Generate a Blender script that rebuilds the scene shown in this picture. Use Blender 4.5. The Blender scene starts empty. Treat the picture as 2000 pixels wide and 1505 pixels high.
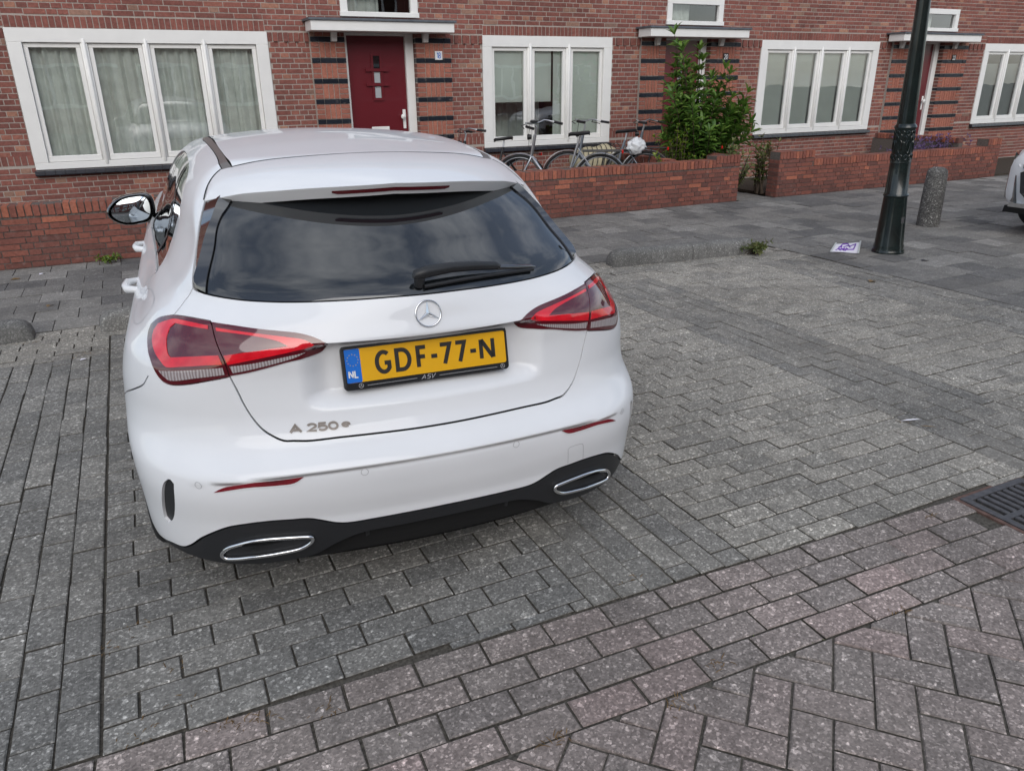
import bpy, bmesh, math, random
import numpy as np
from mathutils import Vector, Matrix
from mathutils.geometry import delaunay_2d_cdt
random.seed(11); RNG = np.random.default_rng(11)
S = bpy.context.scene
COL = S.collection
R_ = math.radians

# ---------------------------------------------------------------- camera, sky, sun, exposure
CAM_R = np.array([0.89853181, -0.43878325, -0.01048089])
CAM_U = np.array([0.17210255, 0.3302602, 0.9280673])
CAM_F = np.array([0.40375897, 0.83570178, -0.37226501])
CAM_P = np.array([0, 0, 1.6]); CAM_PX = 1473.77
cd = bpy.data.cameras.new('camera'); camera = bpy.data.objects.new('camera', cd); COL.objects.link(camera)
cd.sensor_fit = 'HORIZONTAL'; cd.sensor_width = 36.0; cd.lens = 36.0 * CAM_PX / 2000.0
cd.clip_start = 0.05; cd.clip_end = 500
camera.matrix_world = Matrix(((CAM_R[0], CAM_U[0], -CAM_F[0], 0), (CAM_R[1], CAM_U[1], -CAM_F[1], 0),
                              (CAM_R[2], CAM_U[2], -CAM_F[2], 1.6), (0, 0, 0, 1)))
S.camera = camera
S.view_settings.view_transform = 'Standard'; S.view_settings.look = 'None'
S.view_settings.gamma = 1.0; S.view_settings.exposure = 0.50; S.view_settings.use_curve_mapping = False

SUN_EL, SUN_AZ = 32.0, 200.0        # azimuth clockwise from +Y: behind the camera, a little to the left
w = bpy.data.worlds.new('World'); S.world = w; w.use_nodes = True
nt = w.node_tree; nt.nodes.clear()
wo = nt.nodes.new('ShaderNodeOutputWorld'); bg = nt.nodes.new('ShaderNodeBackground')
sky = nt.nodes.new('ShaderNodeTexSky'); sky.sky_type = 'NISHITA'; sky.sun_disc = False
sky.sun_elevation = R_(SUN_EL); sky.sun_rotation = R_(SUN_AZ)
sky.air_density = 1.0; sky.dust_density = 1.2; sky.ozone_density = 1.2
# thin broken cloud over the whole sky
tcw = nt.nodes.new('ShaderNodeTexCoord'); mpw = nt.nodes.new('ShaderNodeMapping')
mpw.inputs['Scale'].default_value = (1.0, 1.0, 2.6)
nzw = nt.nodes.new('ShaderNodeTexNoise'); nzw.inputs['Scale'].default_value = 2.3
nzw.inputs['Detail'].default_value = 7.0; nzw.inputs['Roughness'].default_value = 0.58
rpw = nt.nodes.new('ShaderNodeValToRGB')
rpw.color_ramp.elements[0].position = 0.44; rpw.color_ramp.elements[0].color = (0.12, 0.12, 0.12, 1)
rpw.color_ramp.elements[1].position = 0.70; rpw.color_ramp.elements[1].color = (0.85, 0.85, 0.85, 1)
mxw = nt.nodes.new('ShaderNodeMixRGB'); mxw.inputs['Color2'].default_value = (8.6, 8.9, 9.3, 1)
nt.links.new(tcw.outputs['Generated'], mpw.inputs['Vector']); nt.links.new(mpw.outputs['Vector'], nzw.inputs['Vector'])
nt.links.new(nzw.outputs['Fac'], rpw.inputs['Fac']); nt.links.new(rpw.outputs['Color'], mxw.inputs['Fac'])
nt.links.new(sky.outputs['Color'], mxw.inputs['Color1']); nt.links.new(mxw.outputs['Color'], bg.inputs['Color'])
bg.inputs['Strength'].default_value = 0.11
nt.links.new(bg.outputs['Background'], wo.inputs['Surface'])
sl = bpy.data.lights.new('sun', 'SUN'); sl.energy = 1.0; sl.angle = R_(50); sl.color = (1.0, 0.975, 0.94)
sun = bpy.data.objects.new('sun', sl); COL.objects.link(sun)
_d = Vector((math.sin(R_(SUN_AZ)) * math.cos(R_(SUN_EL)), math.cos(R_(SUN_AZ)) * math.cos(R_(SUN_EL)), math.sin(R_(SUN_EL))))
sun.rotation_euler = _d.to_track_quat('Z', 'Y').to_euler(); sun.location = (-4, -8, 9)

# ---------------------------------------------------------------- helpers
def px_of(p):
    d = np.asarray(p, float) - CAM_P; k = d @ CAM_F
    if k < 0.05: return None
    return 1000 + CAM_PX * (d @ CAM_R) / k, 752.5 - CAM_PX * (d @ CAM_U) / k, k

def in_view(p, m=15):
    q = px_of(p)
    return q is not None and -m < q[0] < 2000 + m and -m < q[1] < 1505 + m

CAR_PX = [(300, 640), (300, 430), (390, 262), (700, 250), (880, 265), (1025, 350), (1120, 490), (1205, 600), (1235, 780), (1210, 900),
          (1120, 965), (620, 1080), (320, 1085), (245, 800)]
def pip(x, y, poly):
    ins = False; n = len(poly); j = n - 1
    for i in range(n):
        if (poly[i][1] > y) != (poly[j][1] > y) and x < (poly[j][0] - poly[i][0]) * (y - poly[i][1]) / (poly[j][1] - poly[i][1]) + poly[i][0]:
            ins = not ins
        j = i
    return ins
def show(p, size):
    """how large a small piece shows in the picture (0 when it does not)"""
    q = px_of(p)
    if q is None or not (-8 < q[0] < 2008 and -8 < q[1] < 1513): return 0.0
    if pip(q[0], q[1], CAR_PX): return 0.0
    return size * CAM_PX / q[2]

class MB:
    def __init__(s): s.v = []; s.f = []; s.t = []; s.m = []
    def add(s, vs, fs, tone=0.5, mi=0):
        o = len(s.v); s.v += [tuple(map(float, a)) for a in vs]; s.t += [tone] * len(vs)
        s.f += [tuple(i + o for i in f) for f in fs]; s.m += [mi] * len(fs); return s
    def box(s, x0, x1, y0, y1, z0, z1, tone=0.5, mi=0):
        vs = [(x0, y0, z0), (x1, y0, z0), (x1, y1, z0), (x0, y1, z0), (x0, y0, z1), (x1, y0, z1), (x1, y1, z1), (x0, y1, z1)]
        return s.add(vs, [(0, 3, 2, 1), (4, 5, 6, 7), (0, 1, 5, 4), (1, 2, 6, 5), (2, 3, 7, 6), (3, 0, 4, 7)], tone, mi)
    def cbox(s, x0, x1, y0, y1, z0, z1, c=0.006, tone=0.5, mi=0):
        """box with chamfered edges"""
        X, Y, Z = (x0, x1), (y0, y1), (z0, z1); vs = []; idx = {}
        for i in (0, 1):
            for j in (0, 1):
                for k in (0, 1):
                    sx, sy, sz = (1 - 2 * i) * c, (1 - 2 * j) * c, (1 - 2 * k) * c
                    for a in range(3):
                        idx[i, j, k, a] = len(vs)
                        vs.append((X[i] + (sx if a != 0 else 0), Y[j] + (sy if a != 1 else 0), Z[k] + (sz if a != 2 else 0)))
        bm = bmesh.new(); bv = [bm.verts.new(p) for p in vs]
        r = bmesh.ops.convex_hull(bm, input=bv); bmesh.ops.recalc_face_normals(bm, faces=bm.faces[:])
        bm.verts.index_update(); V = [tuple(q.co) for q in bm.verts]; Fc = [tuple(q.index for q in f.verts) for f in bm.faces]; bm.free()
        return s.add(V, Fc, tone, mi)
    def prism(s, poly, y0, y1, tone=0.5, mi=0, axis='y'):
        n = len(poly)
        if axis == 'y': vs = [(a, y0, b) for a, b in poly] + [(a, y1, b) for a, b in poly]
        elif axis == 'z': vs = [(a, b, y0) for a, b in poly] + [(a, b, y1) for a, b in poly]
        else: vs = [(y0, a, b) for a, b in poly] + [(y1, a, b) for a, b in poly]
        fs = [tuple(range(n)), tuple(range(2 * n - 1, n - 1, -1))] + [(i, i + n, (i + 1) % n + n, (i + 1) % n) for i in range(n)]
        return s.add(vs, fs, tone, mi)
    def tube(s, pts, r, n=8, cap=True, tone=0.5, mi=0, closed=False):
        P = [Vector(p) for p in pts]; m = len(P); rs = r if isinstance(r, (list, tuple)) else [r] * m
        vs = []; up = None
        for i in range(m):
            if closed: d = P[(i + 1) % m] - P[i - 1]
            else: d = P[min(i + 1, m - 1)] - P[max(i - 1, 0)]
            d.normalize()
            if up is None:
                up = Vector((0, 0, 1)) if abs(d.z) < 0.9 else Vector((1, 0, 0))
            a = d.cross(up)
            if a.length < 1e-5: a = d.cross(Vector((1, 0.3, 0.2)))
            a.normalize(); b = a.cross(d); b.normalize(); up = b
            for k in range(n):
                t = 2 * math.pi * k / n; q = P[i] + (a * math.cos(t) + b * math.sin(t)) * rs[i]; vs.append(tuple(q))
        fs = []
        for i in range(m if closed else m - 1):
            j = (i + 1) % m
            for k in range(n): fs.append((i * n + k, i * n + (k + 1) % n, j * n + (k + 1) % n, j * n + k))
        if cap and not closed:
            fs.append(tuple(range(n - 1, -1, -1))); fs.append(tuple((m - 1) * n + k for k in range(n)))
        return s.add(vs, fs, tone, mi)
    def lathe(s, prof, n=24, c=(0, 0, 0), axis='z', tone=0.5, mi=0):
        vs = []
        for r, h in prof:
            for k in range(n):
                t = 2 * math.pi * k / n; a, b = r * math.cos(t), r * math.sin(t)
                vs.append((c[0] + a, c[1] + b, c[2] + h) if axis == 'z' else ((c[0] + h, c[1] + a, c[2] + b) if axis == 'x' else (c[0] + a, c[1] + h, c[2] + b)))
        fs = []
        for i in range(len(prof) - 1):
            for k in range(n): fs.append((i * n + k, i * n + (k + 1) % n, (i + 1) * n + (k + 1) % n, (i + 1) * n + k))
        if prof[0][0] > 1e-6: fs.append(tuple(range(n - 1, -1, -1)))
        if prof[-1][0] > 1e-6: fs.append(tuple((len(prof) - 1) * n + k for k in range(n)))
        return s.add(vs, fs, tone, mi)
    def mesh(s, name, smooth=None, tone=False):
        me = bpy.data.meshes.new(name); me.from_pydata(s.v, [], s.f); me.update()
        if tone:
            at = me.attributes.new('tone', 'FLOAT', 'POINT'); at.data.foreach_set('value', np.array(s.t, np.float32))
        if any(s.m): me.polygons.foreach_set('material_index', s.m)
        if smooth is not None:
            bm = bmesh.new(); bm.from_mesh(me); bmesh.ops.recalc_face_normals(bm, faces=bm.faces[:]); bm.to_mesh(me); bm.free()
            me.polygons.foreach_set('use_smooth', [True] * len(me.polygons)); me.set_sharp_from_angle(angle=R_(smooth))
        return me
    def obj(s, name, mat, parent=None, smooth=None, tone=False):
        return link(name, s.mesh(name, smooth, tone), mat, parent)

def link(name, me, mat, parent=None):
    o = bpy.data.objects.new(name, me); COL.objects.link(o)
    if mat is not None and me is not None and len(me.materials) == 0:
        for m in (mat if isinstance(mat, (list, tuple)) else [mat]): me.materials.append(m)
    if parent is not None: o.parent = parent
    return o
def empty(name, loc=(0, 0, 0), rz=0.0, parent=None):
    o = bpy.data.objects.new(name, None); COL.objects.link(o); o.location = loc; o.rotation_euler = (0, 0, rz); o.empty_display_size = 0.1
    if parent is not None: o.parent = parent
    return o
def tag(o, label=None, cat=None, group=None, kind=None):
    if label: o['label'] = label
    if cat: o['category'] = cat
    if group: o['group'] = group
    if kind: o['kind'] = kind
    return o

# ---------------------------------------------------------------- materials
def new_mat(name):
    m = bpy.data.materials.new(name); m.use_nodes = True; nt = m.node_tree
    return m, nt, nt.nodes['Principled BSDF']
def nd(nt, t, **kw):
    n = nt.nodes.new(t)
    for k, v in kw.items():
        if k in n.inputs: n.inputs[k].default_value = v
        else: setattr(n, k, v)
    return n
def ramp(nt, fac, stops, interp='LINEAR'):
    r = nt.nodes.new('ShaderNodeValToRGB'); cr = r.color_ramp; cr.interpolation = interp
    while len(cr.elements) < len(stops): cr.elements.new(0.5)
    for e, (p, c) in zip(cr.elements, stops): e.position = p; e.color = (c[0], c[1], c[2], 1) if not isinstance(c, float) else (c, c, c, 1)
    nt.links.new(fac, r.inputs['Fac']); return r.outputs['Color']
def mix(nt, fac, a, b, mode='MIX'):
    m = nt.nodes.new('ShaderNodeMixRGB'); m.blend_type = mode
    for s, v in (('Fac', fac), ('Color1', a), ('Color2', b)):
        if isinstance(v, (int, float)): m.inputs[s].default_value = v if s == 'Fac' else (v, v, v, 1)
        elif isinstance(v, tuple): m.inputs[s].default_value = (v[0], v[1], v[2], 1)
        else: nt.links.new(v, m.inputs[s])
    return m.outputs['Color']
def noise(nt, vec, scale, detail=4.0, rough=0.55, dist=0.0):
    n = nd(nt, 'ShaderNodeTexNoise', Scale=scale, Detail=detail, Roughness=rough, Distortion=dist); nt.links.new(vec, n.inputs['Vector']); return n.outputs['Fac']
def voro(nt, vec, scale, out='Color', feature='F1'):
    n = nd(nt, 'ShaderNodeTexVoronoi', Scale=scale); n.feature = feature; nt.links.new(vec, n.inputs['Vector']); return n.outputs[out]
def pos(nt): return nt.nodes.new('ShaderNodeNewGeometry').outputs['Position']
def bump(nt, bsdf, h, strength=0.3, dist=0.002):
    b = nd(nt, 'ShaderNodeBump', Strength=strength, Distance=dist); nt.links.new(h, b.inputs['Height']); nt.links.new(b.outputs['Normal'], bsdf.inputs['Normal'])
def plain(name, col, rough=0.5, metal=0.0, coat=0.0, grain=0.0, gs=30.0, spec=0.5, bmp=0.0):
    m, nt, b = new_mat(name); b.inputs['Roughness'].default_value = rough; b.inputs['Metallic'].default_value = metal
    b.inputs['Coat Weight'].default_value = coat; b.inputs['Coat Roughness'].default_value = 0.03; b.inputs['Specular IOR Level'].default_value = spec
    n = noise(nt, pos(nt), gs, 5.0)
    g = max(grain, 0.02)
    c = ramp(nt, n, [(0.3, tuple(x * (1 - g) for x in col)), (0.7, tuple(min(1, x * (1 + g)) for x in col))])
    nt.links.new(c, b.inputs['Base Color'])
    if bmp: bump(nt, b, n, bmp, 0.003)
    return m
def paver_mat(name, stops, speck=0.55, dust=0.25):
    m, nt, b = new_mat(name); P = pos(nt)
    at = nd(nt, 'ShaderNodeAttribute', attribute_name='tone')
    base = ramp(nt, at.outputs['Fac'], stops)
    big = noise(nt, P, 1.1, 5.0, 0.6); base = mix(nt, 0.55, base, ramp(nt, big, [(0.3, 0.62), (0.7, 1.38)]), 'MULTIPLY')
    pat = noise(nt, P, 11.0, 4.0, 0.6); base = mix(nt, 0.5, base, ramp(nt, pat, [(0.3, 0.70), (0.72, 1.30)]), 'MULTIPLY')
    v1 = voro(nt, P, 165.0); v2 = voro(nt, P, 88.0)
    sp = ramp(nt, nd_sep(nt, v1), [(0.0, 0.42), (0.30, 0.75), (0.66, 1.0), (0.84, 1.45), (0.94, 2.3), (1.0, 3.2)], 'CONSTANT')
    base = mix(nt, speck, base, sp, 'MULTIPLY')
    sp2 = ramp(nt, nd_sep(nt, v2), [(0.0, 0.7), (0.35, 1.0), (0.90, 1.25), (0.962, 2.6)], 'CONSTANT')
    base = mix(nt, speck * 0.9, base, sp2, 'MULTIPLY')
    ds = noise(nt, P, 0.75, 6.0, 0.62, 0.4)
    df = ramp(nt, ds, [(0.50, 0.0), (0.72, dust)])
    base = mix(nt, df, base, (0.235, 0.215, 0.185))
    stn = noise(nt, P, 2.7, 4.0, 0.6)
    base = mix(nt, ramp(nt, stn, [(0.62, 0.0), (0.74, 0.45)]), base, (0.045, 0.043, 0.042))
    nt.links.new(base, b.inputs['Base Color']); b.inputs['Roughness'].default_value = 0.9; b.inputs['Specular IOR Level'].default_value = 0.25
    vd = voro(nt, P, 165.0, 'Distance'); bump(nt, b, vd, 0.5, 0.0016)
    return m
def nd_sep(nt, c):
    s = nt.nodes.new('ShaderNodeSeparateColor'); nt.links.new(c, s.inputs['Color']); return s.outputs['Red']
def brick_mat(name, stops, rough=0.85, dirt=0.5):
    m, nt, b = new_mat(name); P = pos(nt)
    at = nd(nt, 'ShaderNodeAttribute', attribute_name='tone')
    base = ramp(nt, at.outputs['Fac'], stops)
    n1 = noise(nt, P, 38.0, 5.0, 0.65); base = mix(nt, 0.75, base, ramp(nt, n1, [(0.28, 0.62), (0.72, 1.35)]), 'MULTIPLY')
    n2 = noise(nt, P, 1.3, 5.0, 0.6); base = mix(nt, dirt, base, ramp(nt, n2, [(0.3, 0.62), (0.7, 1.25)]), 'MULTIPLY')
    n3 = noise(nt, P, 14.0, 3.0, 0.5); base = mix(nt, ramp(nt, n3, [(0.62, 0.0), (0.75, 0.22)]), base, (0.36, 0.29, 0.26))
    nt.links.new(base, b.inputs['Base Color']); b.inputs['Roughness'].default_value = rough; b.inputs['Specular IOR Level'].default_value = 0.3
    bump(nt, b, n1, 0.5, 0.004); return m

M = {}
M['paint'] = plain('car_white_paint', (0.79, 0.80, 0.81), 0.42, 0, 0.65, 0.004, 3.0, 0.12)
M['black_gloss'] = plain('black_gloss', (0.010, 0.010, 0.011), 0.05, 0, 1.0); M['black_gloss'].node_tree.nodes['Principled BSDF'].inputs['IOR'].default_value = 1.9
M['black_plastic'] = plain('black_plastic', (0.018, 0.019, 0.021), 0.48, 0, 0, 0.15, 300.0)
M['rubber'] = plain('tyre_rubber', (0.016, 0.016, 0.017), 0.75, 0, 0, 0.2, 60.0)
M['under'] = plain('underbody_black', (0.006, 0.006, 0.006), 0.9)
M['chrome'] = plain('chrome', (0.78, 0.79, 0.80), 0.10, 1.0)
M['satin'] = plain('satin_metal', (0.62, 0.58, 0.53), 0.28, 1.0)
M['badge'] = plain('badge_metal', (0.20, 0.18, 0.165), 0.4, 0.5)
M['alloy'] = plain('alloy_wheel', (0.35, 0.36, 0.37), 0.3, 1.0)
M['carglass'] = plain('tinted_glass', (0.010, 0.012, 0.014), 0.015, 0, 1.0, 0, 5.0, 0.7)
M['strip'] = plain('roof_strip', (0.15, 0.135, 0.125), 0.38)
M['light_dark'] = plain('tail_lens_dark', (0.095, 0.003, 0.009), 0.06, 0, 1.0)
M['light_red'] = plain('tail_lens_red', (0.72, 0.008, 0.020), 0.10, 0, 1.0, 0.2, 18.0)
M['reflector'] = plain('rear_reflector', (0.20, 0.003, 0.012), 0.15, 0, 0.8, 0.12, 400.0)
M['brake'] = plain('brake_lens', (0.13, 0.012, 0.018), 0.15, 0, 0.6)
M['plate'] = plain('plate_yellow', (0.80, 0.42, 0.008), 0.35, 0, 0.2)
M['plate_blue'] = plain('plate_blue', (0.012, 0.16, 0.62), 0.35)
M['ink'] = plain('plate_ink', (0.022, 0.020, 0.018), 0.45)
M['white_ink'] = plain('white_print', (0.80, 0.80, 0.80), 0.4)
M['grey_ink'] = plain('grey_print', (0.42, 0.42, 0.43), 0.4)
M['gold_ink'] = plain('star_print', (0.42, 0.36, 0.30), 0.4)
def _rev():
    m, nt, b = new_mat('clear_lens'); P = pos(nt)
    wv = nd(nt, 'ShaderNodeTexWave', Scale=38.0, Distortion=2.5); wv.bands_direction = 'X'; nt.links.new(P, wv.inputs['Vector'])
    nt.links.new(ramp(nt, wv.outputs['Fac'], [(0.1, (0.26, 0.21, 0.21)), (0.55, (0.36, 0.31, 0.31)), (0.9, (0.50, 0.46, 0.46))]), b.inputs['Base Color'])
    b.inputs['Roughness'].default_value = 0.12; b.inputs['Coat Weight'].default_value = 1.0; return m
M['clear'] = _rev()
G = [(0, (0.260, 0.246, 0.220)), (0.5, (0.315, 0.296, 0.260)), (1, (0.375, 0.349, 0.303))]
M['pave_grey'] = paver_mat('paver_grey', G)
M['pave_dark'] = paver_mat('paver_dark', [(0, (0.195, 0.190, 0.178)), (0.5, (0.240, 0.232, 0.214)), (1, (0.295, 0.281, 0.254))])
M['pave_pink'] = paver_mat('paver_pink', [(0, (0.225, 0.198, 0.182)), (0.45, (0.275, 0.240, 0.218)), (0.75, (0.305, 0.255, 0.232)), (1, (0.335, 0.262, 0.240))], 0.55, 0.3)
M['pave_dusty'] = paver_mat('paver_dusty', [(0, (0.20, 0.194, 0.18)), (0.5, (0.245, 0.233, 0.21)), (1, (0.30, 0.283, 0.25))], 0.5, 0.55)
M['slab'] = paver_mat('pavement_slab', [(0, (0.125, 0.122, 0.118)), (0.25, (0.165, 0.160, 0.152)), (0.6, (0.205, 0.197, 0.183)), (0.9, (0.245, 0.235, 0.215)), (1, (0.31, 0.298, 0.278))], 0.35, 0.25)
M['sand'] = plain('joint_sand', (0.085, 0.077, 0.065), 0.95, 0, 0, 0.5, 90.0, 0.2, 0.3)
M['dust'] = plain('joint_dust', (0.15, 0.14, 0.122), 0.95, 0, 0, 0.4, 60.0, 0.2, 0.3)
M['soil'] = plain('soil', (0.06, 0.048, 0.036), 0.95, 0, 0, 0.5, 40.0, 0.2, 0.5)
M['conc'] = paver_mat('kerb_concrete', [(0, (0.16, 0.158, 0.15)), (1, (0.23, 0.225, 0.212))], 0.45, 0.1)
M['aggr'] = paver_mat('bollard_aggregate', [(0, (0.14, 0.136, 0.13)), (1, (0.17, 0.165, 0.155))], 0.95, 0.0)
M['brick'] = brick_mat('facade_brick', [(0, (0.175, 0.072, 0.060)), (0.3, (0.215, 0.082, 0.066)), (0.6, (0.265, 0.100, 0.078)), (0.82, (0.315, 0.130, 0.093)), (0.93, (0.40, 0.215, 0.145)), (1, (0.13, 0.095, 0.09))])
M['brick_red'] = brick_mat('garden_brick', [(0, (0.13, 0.060, 0.050)), (0.4, (0.205, 0.078, 0.060)), (0.8, (0.275, 0.098, 0.068)), (1, (0.40, 0.14, 0.085))])
M['brick_or'] = brick_mat('pier_brick', [(0, (0.30, 0.110, 0.080)), (1, (0.40, 0.155, 0.105))])
M['brick_black'] = brick_mat('glazed_brick', [(0, (0.012, 0.015, 0.022)), (1, (0.022, 0.026, 0.035))], 0.28, 0.2)
M['mortar'] = plain('mortar', (0.40, 0.35, 0.31), 0.95, 0, 0, 0.2, 120.0, 0.2, 0.3)
M['mortar_dark'] = plain('mortar_dark', (0.13, 0.11, 0.098), 0.95, 0, 0, 0.4, 60.0, 0.2, 0.3)
M['white'] = plain('white_frame_paint', (0.80, 0.79, 0.76), 0.38, 0, 0, 0.03, 6.0)
M['door_red'] = plain('door_red', (0.125, 0.008, 0.014), 0.33, 0, 0.3, 0.04, 4.0)
M['lead'] = plain('lead_flashing', (0.10, 0.11, 0.125), 0.55, 0, 0, 0.25, 14.0)
M['sill'] = plain('sill_tile', (0.030, 0.032, 0.040), 0.25, 0, 0.4, 0.25, 9.0)
M['lamp'] = plain('lamp_green', (0.005, 0.011, 0.010), 0.24, 0, 0.3, 0.35, 9.0)
M['room'] = plain('dark_room', (0.06, 0.055, 0.05), 0.9)
M['curtain'] = plain('curtain', (0.84, 0.85, 0.82), 0.9, 0, 0, 0.12, 8.0)
M['blind'] = plain('blind', (0.80, 0.83, 0.80), 0.8, 0, 0, 0.05, 3.0)
M['blind_grey'] = plain('blind_grey', (0.38, 0.40, 0.41), 0.8, 0, 0, 0.08, 3.0)
def _pane():
    m, nt, b = new_mat('window_glass'); nt.nodes.remove(b); out = nt.nodes['Material Output']
    tr = nd(nt, 'ShaderNodeBsdfTransparent'); tr.inputs['Color'].default_value = (0.90, 0.95, 0.925, 1)
    gl = nd(nt, 'ShaderNodeBsdfGlossy', Roughness=0.0); gl.inputs['Color'].default_value = (1, 1, 1, 1)
    fr = nd(nt, 'ShaderNodeFresnel', IOR=1.5)
    ma = nd(nt, 'ShaderNodeMath', operation='MULTIPLY'); ma.inputs[1].default_value = 3.6; nt.links.new(fr.outputs[0], ma.inputs[0]); ma.use_clamp = True
    n = noise(nt, pos(nt), 1.7, 2.0); bp = nd(nt, 'ShaderNodeBump', Strength=0.06, Distance=0.02); nt.links.new(n, bp.inputs['Height']); nt.links.new(bp.outputs[0], gl.inputs['Normal'])
    mx = nd(nt, 'ShaderNodeMixShader'); nt.links.new(ma.outputs[0], mx.inputs[0]); nt.links.new(tr.outputs[0], mx.inputs[1]); nt.links.new(gl.outputs[0], mx.inputs[2])
    nt.links.new(mx.outputs[0], out.inputs['Surface']); return m
M['pane'] = _pane()
def leaf_mat(name, a, b_, c):
    m, nt, b = new_mat(name); at = nd(nt, 'ShaderNodeAttribute', attribute_name='tone')
    col = ramp(nt, at.outputs['Fac'], [(0, a), (0.55, b_), (1, c)]); nt.links.new(col, b.inputs['Base Color'])
    b.inputs['Roughness'].default_value = 0.38; b.inputs['Specular IOR Level'].default_value = 0.4
    tl = nd(nt, 'ShaderNodeBsdfTranslucent'); nt.links.new(col, tl.inputs['Color'])
    mx = nd(nt, 'ShaderNodeMixShader'); mx.inputs[0].default_value = 0.25; out = nt.nodes['Material Output']
    nt.links.new(b.outputs[0], mx.inputs[1]); nt.links.new(tl.outputs[0], mx.inputs[2]); nt.links.new(mx.outputs[0], out.inputs['Surface']); return m
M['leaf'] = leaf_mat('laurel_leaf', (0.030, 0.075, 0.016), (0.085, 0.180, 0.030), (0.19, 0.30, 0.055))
M['leaf_lime'] = leaf_mat('lime_leaf', (0.05, 0.10, 0.012), (0.12, 0.19, 0.02), (0.22, 0.28, 0.03))
M['weed'] = leaf_mat('weed_leaf', (0.05, 0.075, 0.02), (0.10, 0.13, 0.035), (0.20, 0.20, 0.07))
M['straw'] = leaf_mat('dry_grass', (0.14, 0.085, 0.035), (0.22, 0.13, 0.05), (0.30, 0.20, 0.09))
M['flower'] = leaf_mat('lavender_flower', (0.10, 0.06, 0.16), (0.16, 0.10, 0.24), (0.24, 0.17, 0.32))
M['stem'] = plain('bark', (0.07, 0.05, 0.035), 0.85)
M['iron'] = plain('cast_iron', (0.085, 0.082, 0.085), 0.55, 0.3, 0, 0.3, 40.0, 0.5, 0.2)
M['rust'] = plain('rusty_frame', (0.13, 0.075, 0.06), 0.85, 0, 0, 0.35, 30.0)
M['dark'] = plain('dark_pit', (0.006, 0.006, 0.006), 0.95)
M['silver'] = plain('bicycle_silver', (0.55, 0.56, 0.58), 0.28, 0.85)
M['bike_black'] = plain('bicycle_black', (0.012, 0.012, 0.013), 0.4)
M['bike_grey'] = plain('bicycle_grey', (0.20, 0.22, 0.25), 0.3, 0.5)
M['red_lamp'] = plain('red_rear_lamp', (0.55, 0.015, 0.012), 0.2)
M['tarp'] = plain('beige_cover', (0.52, 0.46, 0.31), 0.8, 0, 0, 0.15, 12.0, 0.3, 0.3)
M['bag'] = plain('white_plastic_bag', (0.66, 0.67, 0.68), 0.4, 0, 0, 0.06, 12.0)
M['paper'] = plain('paper_sheet', (0.82, 0.80, 0.85), 0.6)
M['tape'] = plain('clear_tape', (0.55, 0.60, 0.58), 0.3)
M['purple'] = plain('purple_marker', (0.16, 0.03, 0.42), 0.6)
M['roof_tile'] = plain('roof_tiles', (0.16, 0.062, 0.045), 0.8, 0, 0, 0.3, 9.0)
M['pot'] = plain('red_planter', (0.15, 0.015, 0.015), 0.5)
# ---------------------------------------------------------------- pieces laid one by one
def paver_mesh(name, L, W, H, c=0.0035, K=12):
    """top face at z=0, chamfered upper edge; K tones share the shape"""
    out = []
    for k in range(K):
        m = MB(); a, b = L / 2, W / 2
        j = lambda s=0.0012: random.uniform(-s, s)
        vs = [(-a, -b, -H), (a, -b, -H), (a, b, -H), (-a, b, -H),
              (-a + j(), -b + j(), -c), (a + j(), -b + j(), -c), (a + j(), b + j(), -c), (-a + j(), b + j(), -c),
              (-a + c, -b + c, 0), (a - c, -b + c, 0), (a - c, b - c, 0), (-a + c, b - c, 0)]
        fs = [(8, 9, 10, 11)]
        for i in range(4):
            n = (i + 1) % 4; fs += [(i, n, n + 4, i + 4), (i + 4, n + 4, n + 8, i + 8)]
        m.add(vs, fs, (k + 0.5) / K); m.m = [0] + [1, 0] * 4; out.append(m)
    return out, name
def emit(parent, pieces, variants, mat, name, stuff, limit=300, size=0.2, minpx=9):
    ms, nm = variants; meshes = [None] * len(ms)
    order = sorted(range(len(pieces)), key=lambda i: -show(pieces[i][0].translation, size))
    solo = [i for i in order[:limit] if show(pieces[i][0].translation, size) >= minpx]
    for i in solo:
        mtx, tone = pieces[i]; k = min(int(tone * len(ms)), len(ms) - 1)
        if meshes[k] is None:
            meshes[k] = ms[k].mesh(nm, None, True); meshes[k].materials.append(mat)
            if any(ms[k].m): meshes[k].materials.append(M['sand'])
        o = bpy.data.objects.new(name, meshes[k]); COL.objects.link(o); o.parent = parent
        o.matrix_local = parent_inv(parent) @ mtx
    ss = set(solo); rest = [i for i in range(len(pieces)) if i not in ss]
    if rest:
        base = np.array(ms[0].v); nb = len(base); V = []; T = []; Fs = []
        for q, i in enumerate(rest):
            mtx, tone = pieces[i]; A = np.array(mtx); V.append(base @ A[:3, :3].T + A[:3, 3]); T += [tone] * nb
            Fs += [tuple(a + q * nb for a in f) for f in ms[0].f]
        me = bpy.data.meshes.new(stuff); me.from_pydata(np.concatenate(V).tolist(), [], Fs); me.update()
        at = me.attributes.new('tone', 'FLOAT', 'POINT'); at.data.foreach_set('value', np.array(T, np.float32))
        me.materials.append(mat)
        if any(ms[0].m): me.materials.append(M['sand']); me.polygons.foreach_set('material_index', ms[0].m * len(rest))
        o = bpy.data.objects.new(stuff, me); COL.objects.link(o); o.parent = parent
        o.matrix_local = parent_inv(parent); o['kind'] = 'stuff'
def parent_inv(p):
    m = Matrix.Identity(4); q = p
    while q is not None: m = q.matrix_basis @ m; q = q.parent
    return m.inverted()
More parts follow.
